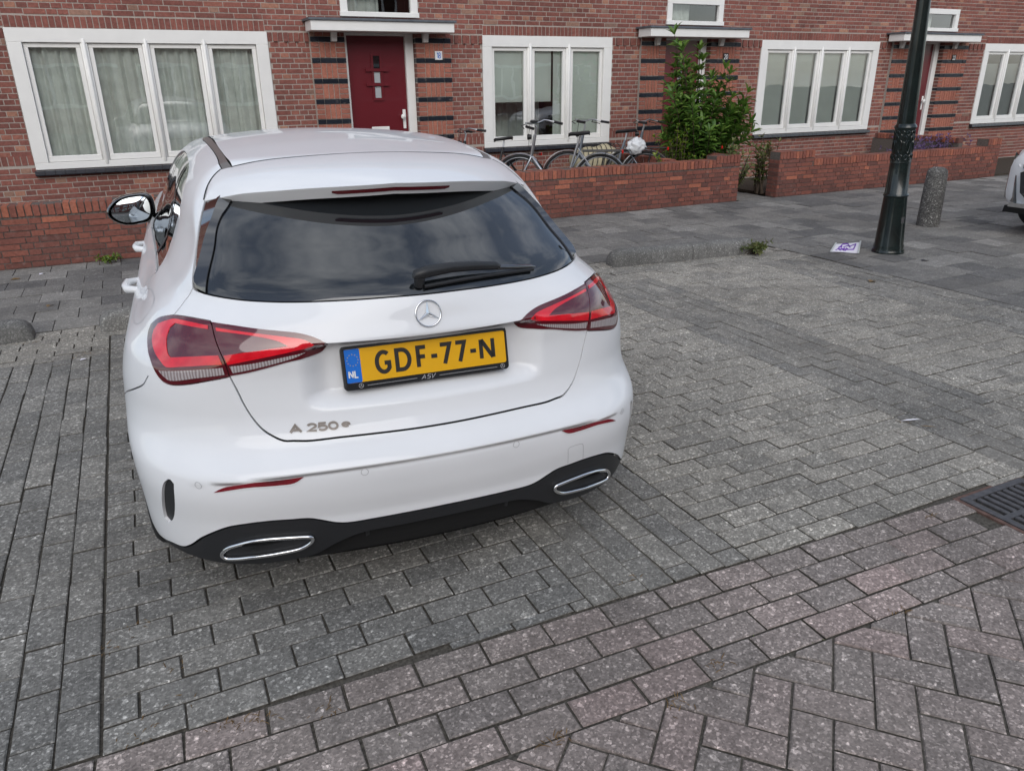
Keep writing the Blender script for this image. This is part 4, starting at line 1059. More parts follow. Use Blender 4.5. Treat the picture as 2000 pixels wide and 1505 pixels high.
DIFF = [(.873,.42,.225),(.826,.305,.248),(.790,.254,.254),(.766,.223,.273),(.724,.179,.318),(.658,.132,.360),(.600,.106,.374),(.536,.083,.380),(.470,.068,.378),(.420,.061,.375),(.382,.058,.363),(.343,.055,.349),(.303,.052,.342),(.222,.043,.343),(.100,.035,.345)]
AXR, AXF, WR = .80, 3.53, .318
def arch(ya, z=.325, r=.368, a0=0, a1=180, n=12):
    out = []
    for i in range(n + 1):
        t = R_(a0 + (a1 - a0) * i / n); out.append((.91, ya - r * math.cos(t), z + r * math.sin(t)))
    return out
def sym(P, c0=None, c1=None):
    """closed loop from a right-hand half given from the bottom centre to the top centre"""
    return ([c0] if c0 else []) + P + ([c1] if c1 else []) + mir(P)[::-1]

# dark inner body so that the gaps between panels read as gaps
az = np.linspace(-math.pi, math.pi, 241)[:-1]; el = np.radians(np.linspace(-52, 90, 120)); gg = np.stack(np.meshgrid(az, el), -1).reshape(-1, 2)
Xi = skin_dir(from_c(gg)); _r = np.linalg.norm(Xi - CO, axis=1, keepdims=True); Xi = CO + (Xi - CO) * (1 - .035 / _r); Xi[:, 2] = np.maximum(Xi[:, 2], .19)
# wheel wells
rad = np.minimum(np.hypot(Xi[:, 1] - AXR, Xi[:, 2] - .325), np.hypot(Xi[:, 1] - AXF, Xi[:, 2] - .325))
Xi[:, 0] = np.where((rad < .40) & (np.abs(Xi[:, 0]) > .60), np.sign(Xi[:, 0]) * .60, Xi[:, 0])
m = MB(); nA = 240; fs = [(r * nA + c, r * nA + (c + 1) % nA, (r + 1) * nA + (c + 1) % nA, (r + 1) * nA + c) for r in range(119) for c in range(nA)] + [tuple(range(nA - 1, -1, -1))]
m.add(Xi, fs); m.obj('inner_body', M['under'], CAR)

tg = panel('tailgate', sym(GAPB + SPLIT[1:] + LTOP_O[1:] + SEAM[1:] + GLB[1:], (0, .066, .617), (0, .149, 1.0155)), M['paint'], step=.010)
bumper_half = GAPB + LT_OUT[::-1][1:8] + BSEAM + arch(AXR, a0=28, a1=-14, n=6)[1:] + DIFF
VENT = [(.794,.217,.511),(.809,.232,.492),(.820,.247,.453),(.829,.279,.381),(.829,.287,.350),(.821,.276,.340),(.810,.257,.354),(.798,.235,.387),(.788,.209,.448),(.782,.202,.502),(.788,.210,.511)]
bp = panel('bumper', [(0, .066, .617)] + bumper_half + [(0, .034, .346)] + mir(bumper_half)[::-1], M['paint'], step=.010, holes=(VENT, mir(VENT)))
glass_half = GLB[3:]
BLIN = [(.612,.370,1.027),(.587,.450,1.097),(.568,.509,1.138),(.553,.569,1.180),(.533,.612,1.211),(.510,.641,1.234),(.488,.675,1.257),(.46,.70,1.285)]
panel('rear_window', sym([(.098,.153,1.016),(.226,.174,1.014),(.383,.223,1.012),(.495,.277,1.014),(.565,.324,1.019),(.612,.368,1.0245)] + BLIN[1:], (0, .149, 1.0155), (0, .62, 1.31)), M['carglass'], step=.02, off=-.002)
ROOFIN = [(.466,.873,1.338),(.480,1.043,1.365),(.490,1.370,1.382),(.488,2.0,1.37),(.482,2.75,1.33)]
ROOFOUT = [(.501,.880,1.331),(.507,1.058,1.359),(.518,1.384,1.375),(.524,2.0,1.36),(.515,2.75,1.32)]
roof_half = [(.101,.798,1.376),(.183,.808,1.372),(.254,.820,1.368),(.372,.850,1.356)] + ROOFIN
def roof_panel():
    L = np.array(sym([(a, b, 0) for a, b, c in roof_half], (0, .797, 0), (0, 2.88, 0)))
    L = smooth_loop(L, .03); xs = np.arange(-.49, .49, .03); ys = np.arange(.79, 2.9, .03)
    Q = np.stack(np.meshgrid(xs, ys), -1).reshape(-1, 2); Q = Q[inpoly(Q, L[:, :2])]; d = Q[:, None] - L[None, :, :2]; Q = Q[(d ** 2).sum(-1).min(1) > .017 ** 2]
    A = np.concatenate([L[:, :2], Q]); vs, es, fs, *_ = delaunay_2d_cdt([Vector(map(float, q)) for q in A], [(i, (i + 1) % len(L)) for i in range(len(L))], [], 1, 1e-7)
    V = np.array([tuple(q) for q in vs]); lo = np.full(len(V), .9); hi = np.full(len(V), 1.6)
    for _ in range(24):
        md = (lo + hi) / 2; ins = CF(np.stack([V[:, 0], V[:, 1], md], 1)) < 0; lo = np.where(ins, md, lo); hi = np.where(ins, hi, md)
    X = np.stack([V[:, 0], V[:, 1], lo], 1); Nn = skin_n(X); me = bpy.data.meshes.new('roof')
    F3 = []
    for f in fs:
        a, b, c = X[f[0]], X[f[1]], X[f[2]]; F3.append(tuple(f) if np.cross(b - a, c - a)[2] > 0 else tuple(f[::-1]))
    me.from_pydata(X.tolist(), [], F3); me.update(); me.polygons.foreach_set('use_smooth', [True] * len(F3))
    me.normals_split_custom_set([tuple(Nn[i]) for f in F3 for i in f]); me.materials.append(M['paint']); return link('roof', me, None, CAR)
roof_panel()
# ---- spoiler: loft across the car
def spoiler():
    n = 61; U = np.linspace(-1, 1, n); rows = []
    SX = [0, .24, .40, .456, .496, .535, .574]; ST = [1.311, 1.301, 1.286, 1.279, 1.270, 1.260, 1.249]
    for u in U:
        x = .574 * u; a = abs(x); sg = 1 if x >= 0 else -1
        ye = .445 + .85 * a * a; zt = float(cr(SX, ST, a)); th = .037 * (1 - .62 * float(sst(.44, .574, a)))
        # front edge: the roof seam, then down the side seam
        FX = [0, .183, .372, .466, .501, .525, .546, .561, .574]; s = a / .574
        fx = float(cr([0, .3, .62, .80, .86, .91, .95, .98, 1], FX, s)); fy = float(cr([0, .183, .372, .466, .501, .525, .546, .561, .574], [.800, .811, .853, .876, .881, .854, .819, .780, .733], fx))
        fx = min(fx, .572)
        pt = on_skin(np.array([[fx * sg, fy, float(cr([0, .183, .372, .466, .501, .525, .546, .561, .574], [1.378, 1.372, 1.356, 1.338, 1.331, 1.317, 1.298, 1.277, 1.251], fx))]]))[0]
        nn = skin_n(pt[None])[0]; pt = pt + nn * .0008 + np.array([0, -.005, 0])
        e = np.array([x, ye, zt]); mid = []
        for t in (.12, .3, .5, .7, .86, .95):
            q = pt * (1 - t) + e * t; bulge = .011 * math.sin(math.pi * t) * (1 - .7 * float(sst(.45, .574, a))); q = q + np.array([0, -.25 * bulge, bulge]); mid.append(q)
        low = e + np.array([0, .004, -.006]); fb = np.array([x * .985, ye + .026, zt - th]); ub = np.array([x * .97, min(ye + .20, .80), zt - th + .012 - .05 * 0])
        back = np.array([fx * sg * .97, fy + .01, pt[2] - .03])
        rows.append([pt - nn * .02, pt] + mid + [e, low, fb, ub, back])
    k = len(rows[0]); m = MB(); vs = [tuple(q) for r in rows for q in r]
    fs = [(i * k + j, (i + 1) * k + j, (i + 1) * k + j + 1, i * k + j + 1) for i in range(n - 1) for j in range(k - 1)]
    m.add(vs, fs); o = m.obj('spoiler', M['paint'], CAR, 34); return o
spo = spoiler()
line_on('roof_seam', mir([(.466,.880,1.338),(.372,.857,1.356),(.254,.827,1.368),(.183,.815,1.372),(.1,.806,1.376)]) + [(0,.804,1.378)] + [(.1,.806,1.376),(.183,.815,1.372),(.254,.827,1.368),(.372,.857,1.356),(.466,.880,1.338)], .0045, M['under'], spo, .0016)
for _m in (lambda P: P, mir): line_on('side_seam', _m([(.503,.886,1.330),(.528,.856,1.316),(.549,.820,1.298),(.564,.781,1.277),(.577,.733,1.251)]), .005, M['under'], spo, .0012)
def sp_face(x, f, o=.0012):
    a = abs(x); ye = .445 + .85 * a * a; zt = float(cr([0, .24, .40, .456, .496, .535, .574], [1.311, 1.301, 1.286, 1.279, 1.270, 1.260, 1.249], a)); th = .037 * (1 - .62 * float(sst(.44, .574, a)))
    A = np.array([x, ye + .004, zt - .006]); B = np.array([x * .985, ye + .026, zt - th]); return tuple(A * (1 - f) + B * f + np.array([0, -o, -o * .4]))
m = MB(); vs = []; xs = np.linspace(-.198, .198, 25)
for x in xs:
    e = .5 * max(0, (abs(x) - .180) / .018); vs += [sp_face(x, .22), sp_face(x, .62 - .35 * e)]
m.add(vs, [(2 * i, 2 * i + 1, 2 * i + 3, 2 * i + 2) for i in range(24)]); m.obj('brake_light', M['brake'], spo)

for sg in (1, -1):
    W_ = (lambda P: P) if sg == 1 else mir
    # black blades flanking the rear window
    OUT = [(.648,.428,1.036),(.644,.459,1.059),(.635,.509,1.089),(.622,.582,1.130),(.601,.647,1.190),(.588,.685,1.221),(.575,.722,1.248),(.558,.76,1.275)]
    MID = [(.612,.3705,1.0275),(.633,.425,1.049),(.620,.462,1.083),(.594,.535,1.137),(.575,.578,1.170),(.558,.613,1.202),(.527,.688,1.251),(.50,.73,1.29)]
    def res(P, n=26):
        Q = smooth_loop(W_(P), .004, False, 80); s = np.r_[0, np.cumsum(np.linalg.norm(np.diff(Q, axis=0), axis=1))]; u = np.linspace(0, s[-1], n)
        return np.stack([np.interp(u, s, Q[:, i]) for i in range(3)], 1)
    A, B, Cc = res(OUT), res(MID), res(BLIN); Ao, Bo, Co_ = on_skin(A, -.003), on_skin(B, .013), on_skin(Cc, .004)
    Bo[0] = Co_[0] * .5 + Ao[0] * .5; Bo[1] = Bo[1] * .6 + (Ao[1] + Co_[1]) * .2
    m = MB(); n = len(A); vs = [tuple(q) for q in np.concatenate([on_skin(A, -.02), Ao, Bo, Co_, on_skin(Cc, -.02)])]
    fs = [(j * n + i, j * n + i + 1, (j + 1) * n + i + 1, (j + 1) * n + i) for j in range(4) for i in range(n - 1)]
    m.add(vs, fs); m.obj('window_blade', M['black_gloss'], CAR, 20)
    # flank: rear wing, pillar and roof rail in one pressing
    DLO_R = [(.771,1.000,.967),(.737,1.067,1.006),(.712,1.085,1.053),(.678,1.05,1.134),(.648,1.01,1.215),(.624,1.069,1.268),(.606,1.233,1.305),(.600,1.50,1.319),(.606,1.95,1.308),(.620,2.45,1.272),(.655,2.85,1.19),(.70,3.12,1.09)]
    flank = LT_OUT[:11][::-1]
    wing = SEAM[::-1][:-1] + LT_OUT[:11] + BSEAM[1:] + arch(AXR, a0=62, a1=152, n=9)[1:] + [(.90,1.15,.60),(.885,1.185,.72),(.862,1.17,.82),(.842,1.154,.875),(.820,1.118,.902),(.785,1.05,.950)] + DLO_R + [(.66,3.16,1.14),(.60,2.95,1.24)] + ROOFOUT[::-1] + [(.525,.851,1.317),(.546,.816,1.298),(.561,.777,1.277),(.575,.725,1.248),(.588,.685,1.221),(.601,.647,1.190),(.622,.582,1.130),(.635,.509,1.089),(.644,.459,1.059)]
    panel('rear_wing', W_(wing), M['paint'], step=.013)
    panel('roof_strip', W_(ROOFIN + ROOFOUT[::-1]), M['strip'], step=.02, off=-.002)
    dlo = [(.771,1.000,.967),(.782,1.216,.962),(.80,1.7,.955),(.815,2.1,.950),(.82,2.6,.948),(.80,3.05,.965),(.75,3.16,1.02)] + DLO_R[::-1][:-1]
    gl = panel('side_window', W_(dlo), M['carglass'], step=.03, off=-.006)
    for yb in (1.42, 2.28): line_on('window_pillar', W_([(.78, yb, .96), (.70, yb - .02, 1.14), (.62, yb - .06, 1.30)]), .05, M['black_plastic'], gl, -.003)
    rd = [(.768,.965,.972)] + dlo[1:4] + [(.835,2.27,.945),(.90,2.25,.70),(.90,2.22,.30),(.88,2.20,.235),(.88,1.30,.235),(.90,1.165,.36),(.90,1.15,.60),(.885,1.185,.72),(.862,1.17,.82),(.842,1.154,.875),(.820,1.118,.902),(.785,1.05,.950)]
    dr_ = panel('rear_door', W_([(.771,1.0,.967)] + rd[1:]), M['paint'], step=.022)
    fd = [(.835,2.275,.945),(.82,2.6,.948),(.80,3.05,.962),(.87,3.10,.80),(.90,3.08,.45),(.88,3.0,.235),(.88,2.21,.235),(.90,2.225,.30),(.90,2.255,.70)]
    df_ = panel('front_door', W_(fd), M['paint'], step=.03)
    for door, yh in ((dr_, 1.42), (df_, 2.30)):
        m = MB(); x = .893; P = [(x - .035, yh - .10, .835), (x + .012, yh - .085, .838), (x + .022, yh - .03, .840), (x + .020, yh + .05, .838), (x - .03, yh + .10, .834)]
        m.tube(W_(P), [.012, .016, .0155, .0145, .011], 10); m.obj('door_handle', M['paint'], door, 60)
    fw = [(.80,3.055,.962),(.87,3.105,.80),(.90,3.085,.45)] + arch(AXF, a0=14, a1=176, n=12) + [(.84,4.05,.50),(.78,4.15,.66),(.70,4.05,.83),(.72,3.7,.93),(.76,3.3,.985)]
    panel('front_wing', W_(fw), M['paint'], step=.035)
    # lights
    lo = panel('tail_light', W_(SPLIT + LTOP_O[1:] + LT_OUT[1:-1]), M['light_dark'], off=.0025, step=.010, gap=.0012)
    li = panel('tail_light', W_(LT_IN_TOP + LT_IN_BOT[1:] + SPLIT[1:-1]), M['light_dark'], tg, off=.0035, step=.009, gap=.0028)
    BO = [(.619,.267,.954),(.705,.363,.957),(.731,.392,.947),(.756,.421,.933),(.771,.425,.914),(.779,.409,.892),(.776,.362,.864),(.761,.321,.845),(.748,.299,.834),(.714,.268,.840),(.641,.221,.851),(.597,.198,.855),(.604,.208,.881),(.661,.243,.874),(.732,.300,.861),(.739,.315,.869),(.737,.346,.906),(.724,.358,.934),(.707,.352,.948),(.620,.260,.945)]
    panel('light_band', W_(BO), M['light_red'], lo, off=.0042, step=.010, gap=0, rim=.003)
    BI = [(.599,.250,.950),(.510,.199,.939),(.401,.158,.923),(.368,.147,.916),(.343,.135,.902),(.396,.141,.889),(.497,.162,.872),(.582,.191,.855),(.589,.200,.881),(.518,.173,.891),(.414,.149,.902),(.443,.164,.917),(.511,.194,.932),(.598,.243,.942)]
    panel('light_band', W_(BI), M['light_red'], li, off=.0052, step=.010, gap=0, rim=.003)
    RO = [(.772,.320,.820),(.750,.296,.823),(.667,.232,.837),(.598,.197,.846),(.594,.194,.826),(.670,.231,.813),(.744,.284,.797),(.762,.304,.808)]
    panel('reversing_light', W_(RO), M['clear'], lo, off=.0042, step=.010, gap=0, rim=.003)
    RI = [(.578,.189,.850),(.571,.185,.831),(.525,.169,.840),(.409,.141,.867),(.377,.142,.878),(.370,.145,.880),(.422,.144,.874),(.522,.169,.857)]
    panel('reversing_light', W_(RI), M['clear'], li, off=.0052, step=.010, gap=0, rim=.003)
    # bumper furniture
    panel('air_vent', W_(VENT), M['black_plastic'], bp, off=-.009, gap=-.002, step=.012)
    RF = [(.674,.119,.493),(.652,.109,.506),(.630,.100,.513),(.521,.054,.526),(.425,.033,.529),(.451,.046,.513),(.494,.055,.510),(.582,.080,.508)]
    panel('reflector', W_(RF), M['reflector'], bp, off=.003, gap=0, rim=.006)
    line_on('reflector_lip', W_([(.676,.119,.4955),(.582,.080,.5065),(.494,.055,.5085),(.452,.046,.511),(.424,.033,.5365)]), .004, M['paint'], bp, .0022)
    for c_ in ((.724, .509), (.245, .525), (.872, .50)):
        yy = .15 if c_[0] < .85 else .40
        ring = []
        for k in range(16):
            t = 2 * math.pi * k / 16
            ring.append((c_[0] + .0105 * math.cos(t), .003, c_[1] + .0105 * math.sin(t)) if c_[0] < .85 else (.9, .42 + .0105 * math.cos(t), .50 + .0105 * math.sin(t)))
        if c_[0] < .85:
            q = np.array(ring); yv = Yr(q[:, 0], q[:, 2]); q[:, 1] = yv + .01; ring = [tuple(a) for a in q]
        line_on('parking_sensor', W_(ring), .0016, M['grey_ink'], bp, .0007, True, .004)
    # exhaust trims
    EX = [(.678,.160,.260),(.665,.149,.279),(.645,.136,.293),(.588,.111,.312),(.526,.092,.317),(.420,.073,.310),(.413,.073,.300),(.422,.077,.285),(.452,.085,.268),(.516,.100,.258),(.595,.125,.249),(.666,.158,.241),(.678,.161,.249)]
    Pp = on_skin(smooth_loop(W_(EX), .008, True, 70), .004); ex = empty('exhaust', (0, 0, 0), 0, CAR)
    m = MB(); m.tube([tuple(q) for q in Pp], .0066, 8, closed=True); m.obj('trim_ring', M['chrome'], ex, 60)
    m = MB(); n = len(Pp); inn = Pp.mean(0) + (Pp - Pp.mean(0)) * np.array([.90, 1, .55]) + np.array([0, .05, .006])
    m.add([tuple(q) for q in Pp] + [tuple(q) for q in inn], [(i, (i + 1) % n, n + (i + 1) % n, n + i) for i in range(n)]); m.obj('inner_sleeve', M['satin'], ex, 50)
    m = MB(); m.add([tuple(q) for q in inn], [tuple(range(n))]); m.obj('outlet', M['dark'], ex)
    # wheels
    for ya, zc_ in ((AXR, .328 if sg < 0 else .345), (AXF, .328 if sg < 0 else .345)):
        wh = empty('wheel', (sg * .79, ya, zc_), 0, CAR); m = MB(); zr = WR
        m.lathe([(.225, -.10), (.265, -.112), (zr - .02, -.108), (zr - .004, -.092), (zr, -.07), (zr, -.035), (zr - .006, -.033), (zr - .006, -.027), (zr, -.025), (zr, .025), (zr - .006, .027), (zr - .006, .033), (zr, .035), (zr, .07), (zr - .004, .092), (zr - .02, .108), (.265, .112), (.225, .10)], 48, (0, 0, 0), 'x'); m.obj('tyre', M['rubber'], wh, 40)
        m = MB(); m.lathe([(.225, -.10), (.215, -.02), (.06, .05), (0, .055)] if sg > 0 else [(.225, .10), (.215, .02), (.06, -.05), (0, -.055)], 32, (0, 0, 0), 'x')
        for q in range(10):
            t = 2 * math.pi * q / 10; c1, s1 = math.cos(t), math.sin(t); m.tube([(sg * .062, .05 * c1, .05 * s1), (sg * .085, .14 * c1, .14 * s1), (sg * .095, .222 * c1, .222 * s1)], [.022, .015, .016], 6)
        m.obj('rim', M['alloy'], wh, 40)
    # door mirror
    if True:
        mr = empty('door_mirror', (0, 0, 0), 0, CAR); n = 28; cx, cz, yb = sg * .925, .985, 2.55
        def mo(t, s=1.0):
            a = math.cos(t); b = math.sin(t); e = abs(a) ** .75 * (1 if a > 0 else -1); f_ = abs(b) ** .8 * (1 if b > 0 else -1)
            taper = 1 - .42 * max(0, e) ** 2; e = e if e > 0 else -abs(e) ** .55; return (cx + sg * .118 * s * e, cz + .080 * s * f_ * taper - .012 * e)
        m = MB(); vs = []
        for s, dy in ((.93, -.004), (1.0, .006), (1.02, .05), (.85, .10), (.4, .135)):
            for k in range(n):
                x_, z__ = mo(2 * math.pi * k / n, s); vs.append((x_, yb + dy, z__))
        fs = [(j * n + k, j * n + (k + 1) % n, (j + 1) * n + (k + 1) % n, (j + 1) * n + k) for j in range(4) for k in range(n)] + [tuple((4) * n + k for k in range(n))]
        m.add(vs, fs); m.obj('housing', M['black_gloss'], mr, 50)
        m = MB(); vs = [(cx, yb - .012, cz)]
        for q in range(1, 7):
            for k in range(n):
                x_, z__ = mo(2 * math.pi * k / n, .80 * q / 6); vs.append((x_, yb - .012 + .0125 * (q / 6) ** 2 - sg * (x_ - cx) * .05, z__))
        m.add(vs, [(0, 1 + (k + 1) % n, 1 + k) for k in range(n)] + [(1 + (q - 1) * n + k, 1 + (q - 1) * n + (k + 1) % n, 1 + q * n + (k + 1) % n, 1 + q * n + k) for q in range(1, 6) for k in range(n)])
        if 'mirror_glass' not in bpy.data.materials: plain('mirror_glass', (.55, .60, .64), .01, 1.0)
        m.obj('mirror_glass', bpy.data.materials['mirror_glass'], mr, 80)
        m = MB(); m.tube([(sg * .815, yb + .12, .905), (sg * .85, yb + .08, .93), (sg * .89, yb + .06, .95)], [.03, .026, .03], 8); m.obj('mirror_arm', M['black_plastic'], mr, 50)
    if sg < 0:
        line_on('charging_flap', W_([(.822,.985,.885),(.81,.979,.915),(.792,.875,.939),(.776,.723,.955),(.772,.642,.957),(.774,.593,.950),(.787,.574,.93),(.812,.60,.895),(.835,.70,.868),(.845,.85,.858),(.84,.96,.865)]), .003, M['grey_ink'], CAR, .0007, True, .012)
    else:
        line_on('towing_cover', [(.463,.067,.386),(.455,.050,.448),(.463,.051,.456),(.511,.062,.456),(.519,.064,.449),(.529,.082,.384)], .0018, M['grey_ink'], bp, .0007)
# rear skirt
DB = [(.80,.30,.225),(.72,.20,.208),(.62,.15,.206),(.50,.11,.212),(.41,.09,.228),(.34,.08,.268),(.26,.07,.296),(.12,.06,.302)]
half = [(0, .06, .304)] + DB[::-1] + [(.862,.40,.222),(.826,.305,.2465)] + [(a, b, c - .002) for a, b, c in DIFF[2:]]
sk = panel('rear_skirt', sym(half[1:], half[0], (0, .034, .3435)), M['black_plastic'], step=.011, off=-.002)
for xf in (-.24, -.08, .08, .24):
    m = MB(); m.prism([(.075, .30), (.10, .245), (.42, .20), (.45, .30)], xf - .006, xf + .006, .5, 0, 'x'); m.obj('diffuser_fin', M['black_plastic'], sk)
m = MB(); m.add([(-.62, .09, .300), (.62, .09, .300), (.62, .6, .215), (-.62, .6, .215)], [(0, 1, 2, 3)]); m.obj('diffuser_floor', M['under'], sk)
# windscreen, bonnet, nose
ws = [(.482,2.76,1.33),(.56,2.95,1.24),(.66,3.2,1.12),(.72,3.5,1.0)]
FRONT[0] = -1.0
panel('windscreen', sym(ws, (0, 2.89, 1.36), (0, 3.58, 1.005))[::1], M['carglass'], step=.04)
bn = [(.70,3.55,.985),(.72,3.7,.93),(.70,4.05,.83),(.60,4.22,.74)]
panel('bonnet', sym(bn, (0, 3.62, 1.0), (0, 4.36, .78)), M['paint'], step=.04)
ns = [(.60,4.22,.74),(.70,4.05,.83),(.78,4.15,.66),(.84,4.05,.50),(.85,3.92,.30),(.70,4.22,.22)]
panel('front_bumper', sym(ns, (0, 4.37, .77), (0, 4.37, .22)), M['paint'], step=.04)

FRONT[0] = 1.0
# ---- number plate
pt, pb = np.array([0, .170 - .007, .875]), np.array([0, .139 - .007, .745]); uz = (pt - pb) / np.linalg.norm(pt - pb); ux = np.array([1., 0, 0]); nn = np.cross(uz, ux); nn = nn if nn[1] < 0 else -nn
Hh = np.linalg.norm(pt - pb); Wp = .267
def P3(x, z, d=0.0): return tuple(pb + ux * x + uz * z + nn * d)
def rrect(x0, x1, z0, z1, r, n=5):
    out = []
    for cx, cz, a in ((x1 - r, z0 + r, -90), (x1 - r, z1 - r, 0), (x0 + r, z1 - r, 90), (x0 + r, z0 + r, 180)):
        for i in range(n + 1): t = R_(a + 90 * i / n); out.append((cx + r * math.cos(t), cz + r * math.sin(t)))
    return out
def slab3(poly, d0, d1, name, mat, parent, bev=0.0):
    m = MB(); n = len(poly); c = np.mean(poly, 0); vs = [P3(a, b, d0) for a, b in poly] + [P3(a, b, d1 - bev) for a, b in poly]
    ip = [(c[0] + (a - c[0]) * (1 - bev / .1), c[1] + (b - c[1]) * (1 - bev / .06)) for a, b in poly]; vs += [P3(a, b, d1) for a, b in ip]
    fs = [(i, (i + 1) % n, n + (i + 1) % n, n + i) for i in range(n)] + [(n + i, n + (i + 1) % n, 2 * n + (i + 1) % n, 2 * n + i) for i in range(n)] + [tuple(range(2 * n, 3 * n))]
    m.add(vs, fs); return m.obj(name, mat, parent, 40)
np_ = empty('number_plate', (0, 0, 0), 0, CAR)
slab3(rrect(-Wp, Wp, 0, Hh, .012), -.012, .006, 'holder', M['black_plastic'], np_, .002)
zb0 = .0225; zt0 = Hh - .0085
pl = slab3(rrect(-.2575, .2585, zb0, zt0, .007), .004, .0072, 'plate', M['plate'], np_)
slab3(rrect(-.2575, -.2115, zb0 + .0004, zt0 - .0004, .004), .0050, .0077, 'blue_band', M['plate_blue'], np_)
# raised rim of the holder round the plate
m = MB()
for a, b, c_, d_ in ((-Wp + .002, Wp - .002, zt0, Hh - .001), (-Wp + .002, -.2578, .012, zt0), (.2588, Wp - .002, .012, zt0)):
    vs = [P3(a, c_, .004), P3(b, c_, .004), P3(b, d_, .004), P3(a, d_, .004), P3(a + .002, c_ + .001, .0105), P3(b - .002, c_ + .001, .0105), P3(b - .002, d_ - .002, .0105), P3(a + .002, d_ - .002, .0105)]
    m.add(vs, [(4, 5, 6, 7), (0, 1, 5, 4), (1, 2, 6, 5), (2, 3, 7, 6), (3, 0, 4, 7)])
m.obj('holder_rim', M['black_plastic'], np_)
def put(txt, x, z, h, wd, st, mat, name, track=1.0, shear=0.0, d=.0073, parent=np_):
    ls, tot = digits(txt, h, wd, st); ls = [[(x + a + shear * b, z + b) for a, b in l] for l in ls]
    stroke_mesh(ls, st, 0.0, .0009, None, pb + nn * d, ux, uz, nn).obj(name, mat, parent)
hz = .0735; z0p = zb0 + (zt0 - zb0 - hz) / 2 + .001
for ch_, xa, xb in (('G', -.1684, -.1153), ('D', -.1058, -.054), ('F', -.0389, -.0009), ('-', .0096, .0298), ('7', .0341, .0779), ('7', .0852, .1269), ('-', .1387, .1589), ('N', .1691, .2221)):
    ex0 = {'G': 1.0, 'D': .94, 'F': .78, '-': .42, '7': .80, 'N': .82}[ch_]; stw = .0128
    put(ch_, xa + stw / 2 if ch_ != '-' else xa - .02 * (xb - xa) / ex0, z0p + .0064, hz - .0128, (xb - xa - stw) / ex0 if ch_ != '-' else (xb - xa) / ex0, stw, M['ink'], 'plate_number')
put('NL', -.2495, zb0 + .016, .020, .0145, .0042, M['white_ink'], 'country_code', d=.0078)
m = MB()
for k in range(12):
    t = 2 * math.pi * k / 12; cx, cz = -.2345 + .0165 * math.cos(t), zb0 + .069 + .0175 * math.sin(t); st_ = []
    for q in range(10):
        a = math.pi / 2 + math.pi * q / 5; r = .0026 if q % 2 == 0 else .0011; st_.append(P3(cx + r * math.cos(a), cz + r * math.sin(a), .0082))
    m.add(st_, [tuple(range(10))])
m.obj('star_circle', M['gold_ink'], np_)
def tri_star(cx, cz, r, d, wd, name, mat):
    ls = [arc(cx, cz, r, r, 0, 360, 20)] + [[(cx, cz), (cx + r * math.cos(R_(a)), cz + r * math.sin(R_(a)))] for a in (90, 210, 330)]
    stroke_mesh(ls, wd, 0, .0005, None, pb + nn * d, ux, uz, nn).obj(name, mat, np_)
tri_star(-.217, .0115, .0068, .0063, .0012, 'holder_print', M['grey_ink']); tri_star(.244, .0115, .0068, .0063, .0012, 'holder_print', M['grey_ink'])
stroke_mesh([[(-.198, .0105), (-.042, .0105)], [(.030, .0105), (.225, .0105)]], .0012, 0, .0005, None, pb + nn * .0063, ux, uz, nn).obj('holder_print', M['grey_ink'], np_)
put('ASV', -.028, .0055, .0125, .0125, .0017, M['grey_ink'], 'dealer_name', shear=.35, d=.0063)

# ---- star emblem
em = empty('emblem', (0, 0, 0), 0, tg); ec = np.array([0, skin_dir(np.array([[0, .12, .961]]) - CO)[0][1], .961])
en = skin_n(ec[None])[0]; eu = np.cross(np.array([1., 0, 0]), en); eu = eu if eu[2] > 0 else -eu; ex_ = np.array([1., 0, 0])
m = MB(); m.tube([tuple(ec + ex_ * .0395 * math.cos(t) + eu * .0395 * math.sin(t) + en * .006) for t in np.linspace(0, 2 * math.pi, 49)[:-1]], .0026, 8, closed=True); m.obj('ring', M['chrome'], em, 60)
m = MB()
for a in (90, 210, 330):
    t = R_(a); dv = ex_ * math.cos(t) + eu * math.sin(t); sv = -ex_ * math.sin(t) + eu * math.cos(t)
    tip = ec + dv * .0385 + en * .006; c0 = ec + en * .0105; w1, w2 = ec + sv * .0062 + dv * .0036 + en * .0035, ec - sv * .0062 + dv * .0036 + en * .0035
    m.add([tip, c0, w1, w2], [(0, 1, 2), (0, 3, 1)])
m.obj('star', M['chrome'], em)
# ---- model lettering, laid on the skin
def lay(txt, x, z, h, wd, st, name):
    ls, tot = digits(txt, h, wd, st); mb = stroke_mesh([[(x + a, z + b) for a, b in l] for l in ls], st, 0, .0025)
    V = np.array(mb.v); dep = -V[:, 1].copy(); Q = V.copy(); Q[:, 1] = Yr(Q[:, 0], Q[:, 2]) + .02
    lo = np.full(len(Q), -.1); hi = np.full(len(Q), .6)
    for _ in range(24):
        md = (lo + hi) / 2; ins = CF(np.stack([Q[:, 0], md, Q[:, 2]], 1)) < 0; hi = np.where(ins, md, hi); lo = np.where(ins, lo, md)
    X = np.stack([Q[:, 0], lo, Q[:, 2]], 1); X = X + skin_n(X) * (dep[:, None] + .0006); mb.v = [tuple(q) for q in X]; mb.obj(name, M['badge'], tg)
lay('A', -.438, .6415, .0195, .031, .0070, 'model_lettering'); lay('250', -.388, .6425, .0190, .0275, .0062, 'model_lettering'); lay('e', -.289, .6455, .0130, .026, .0050, 'model_lettering')
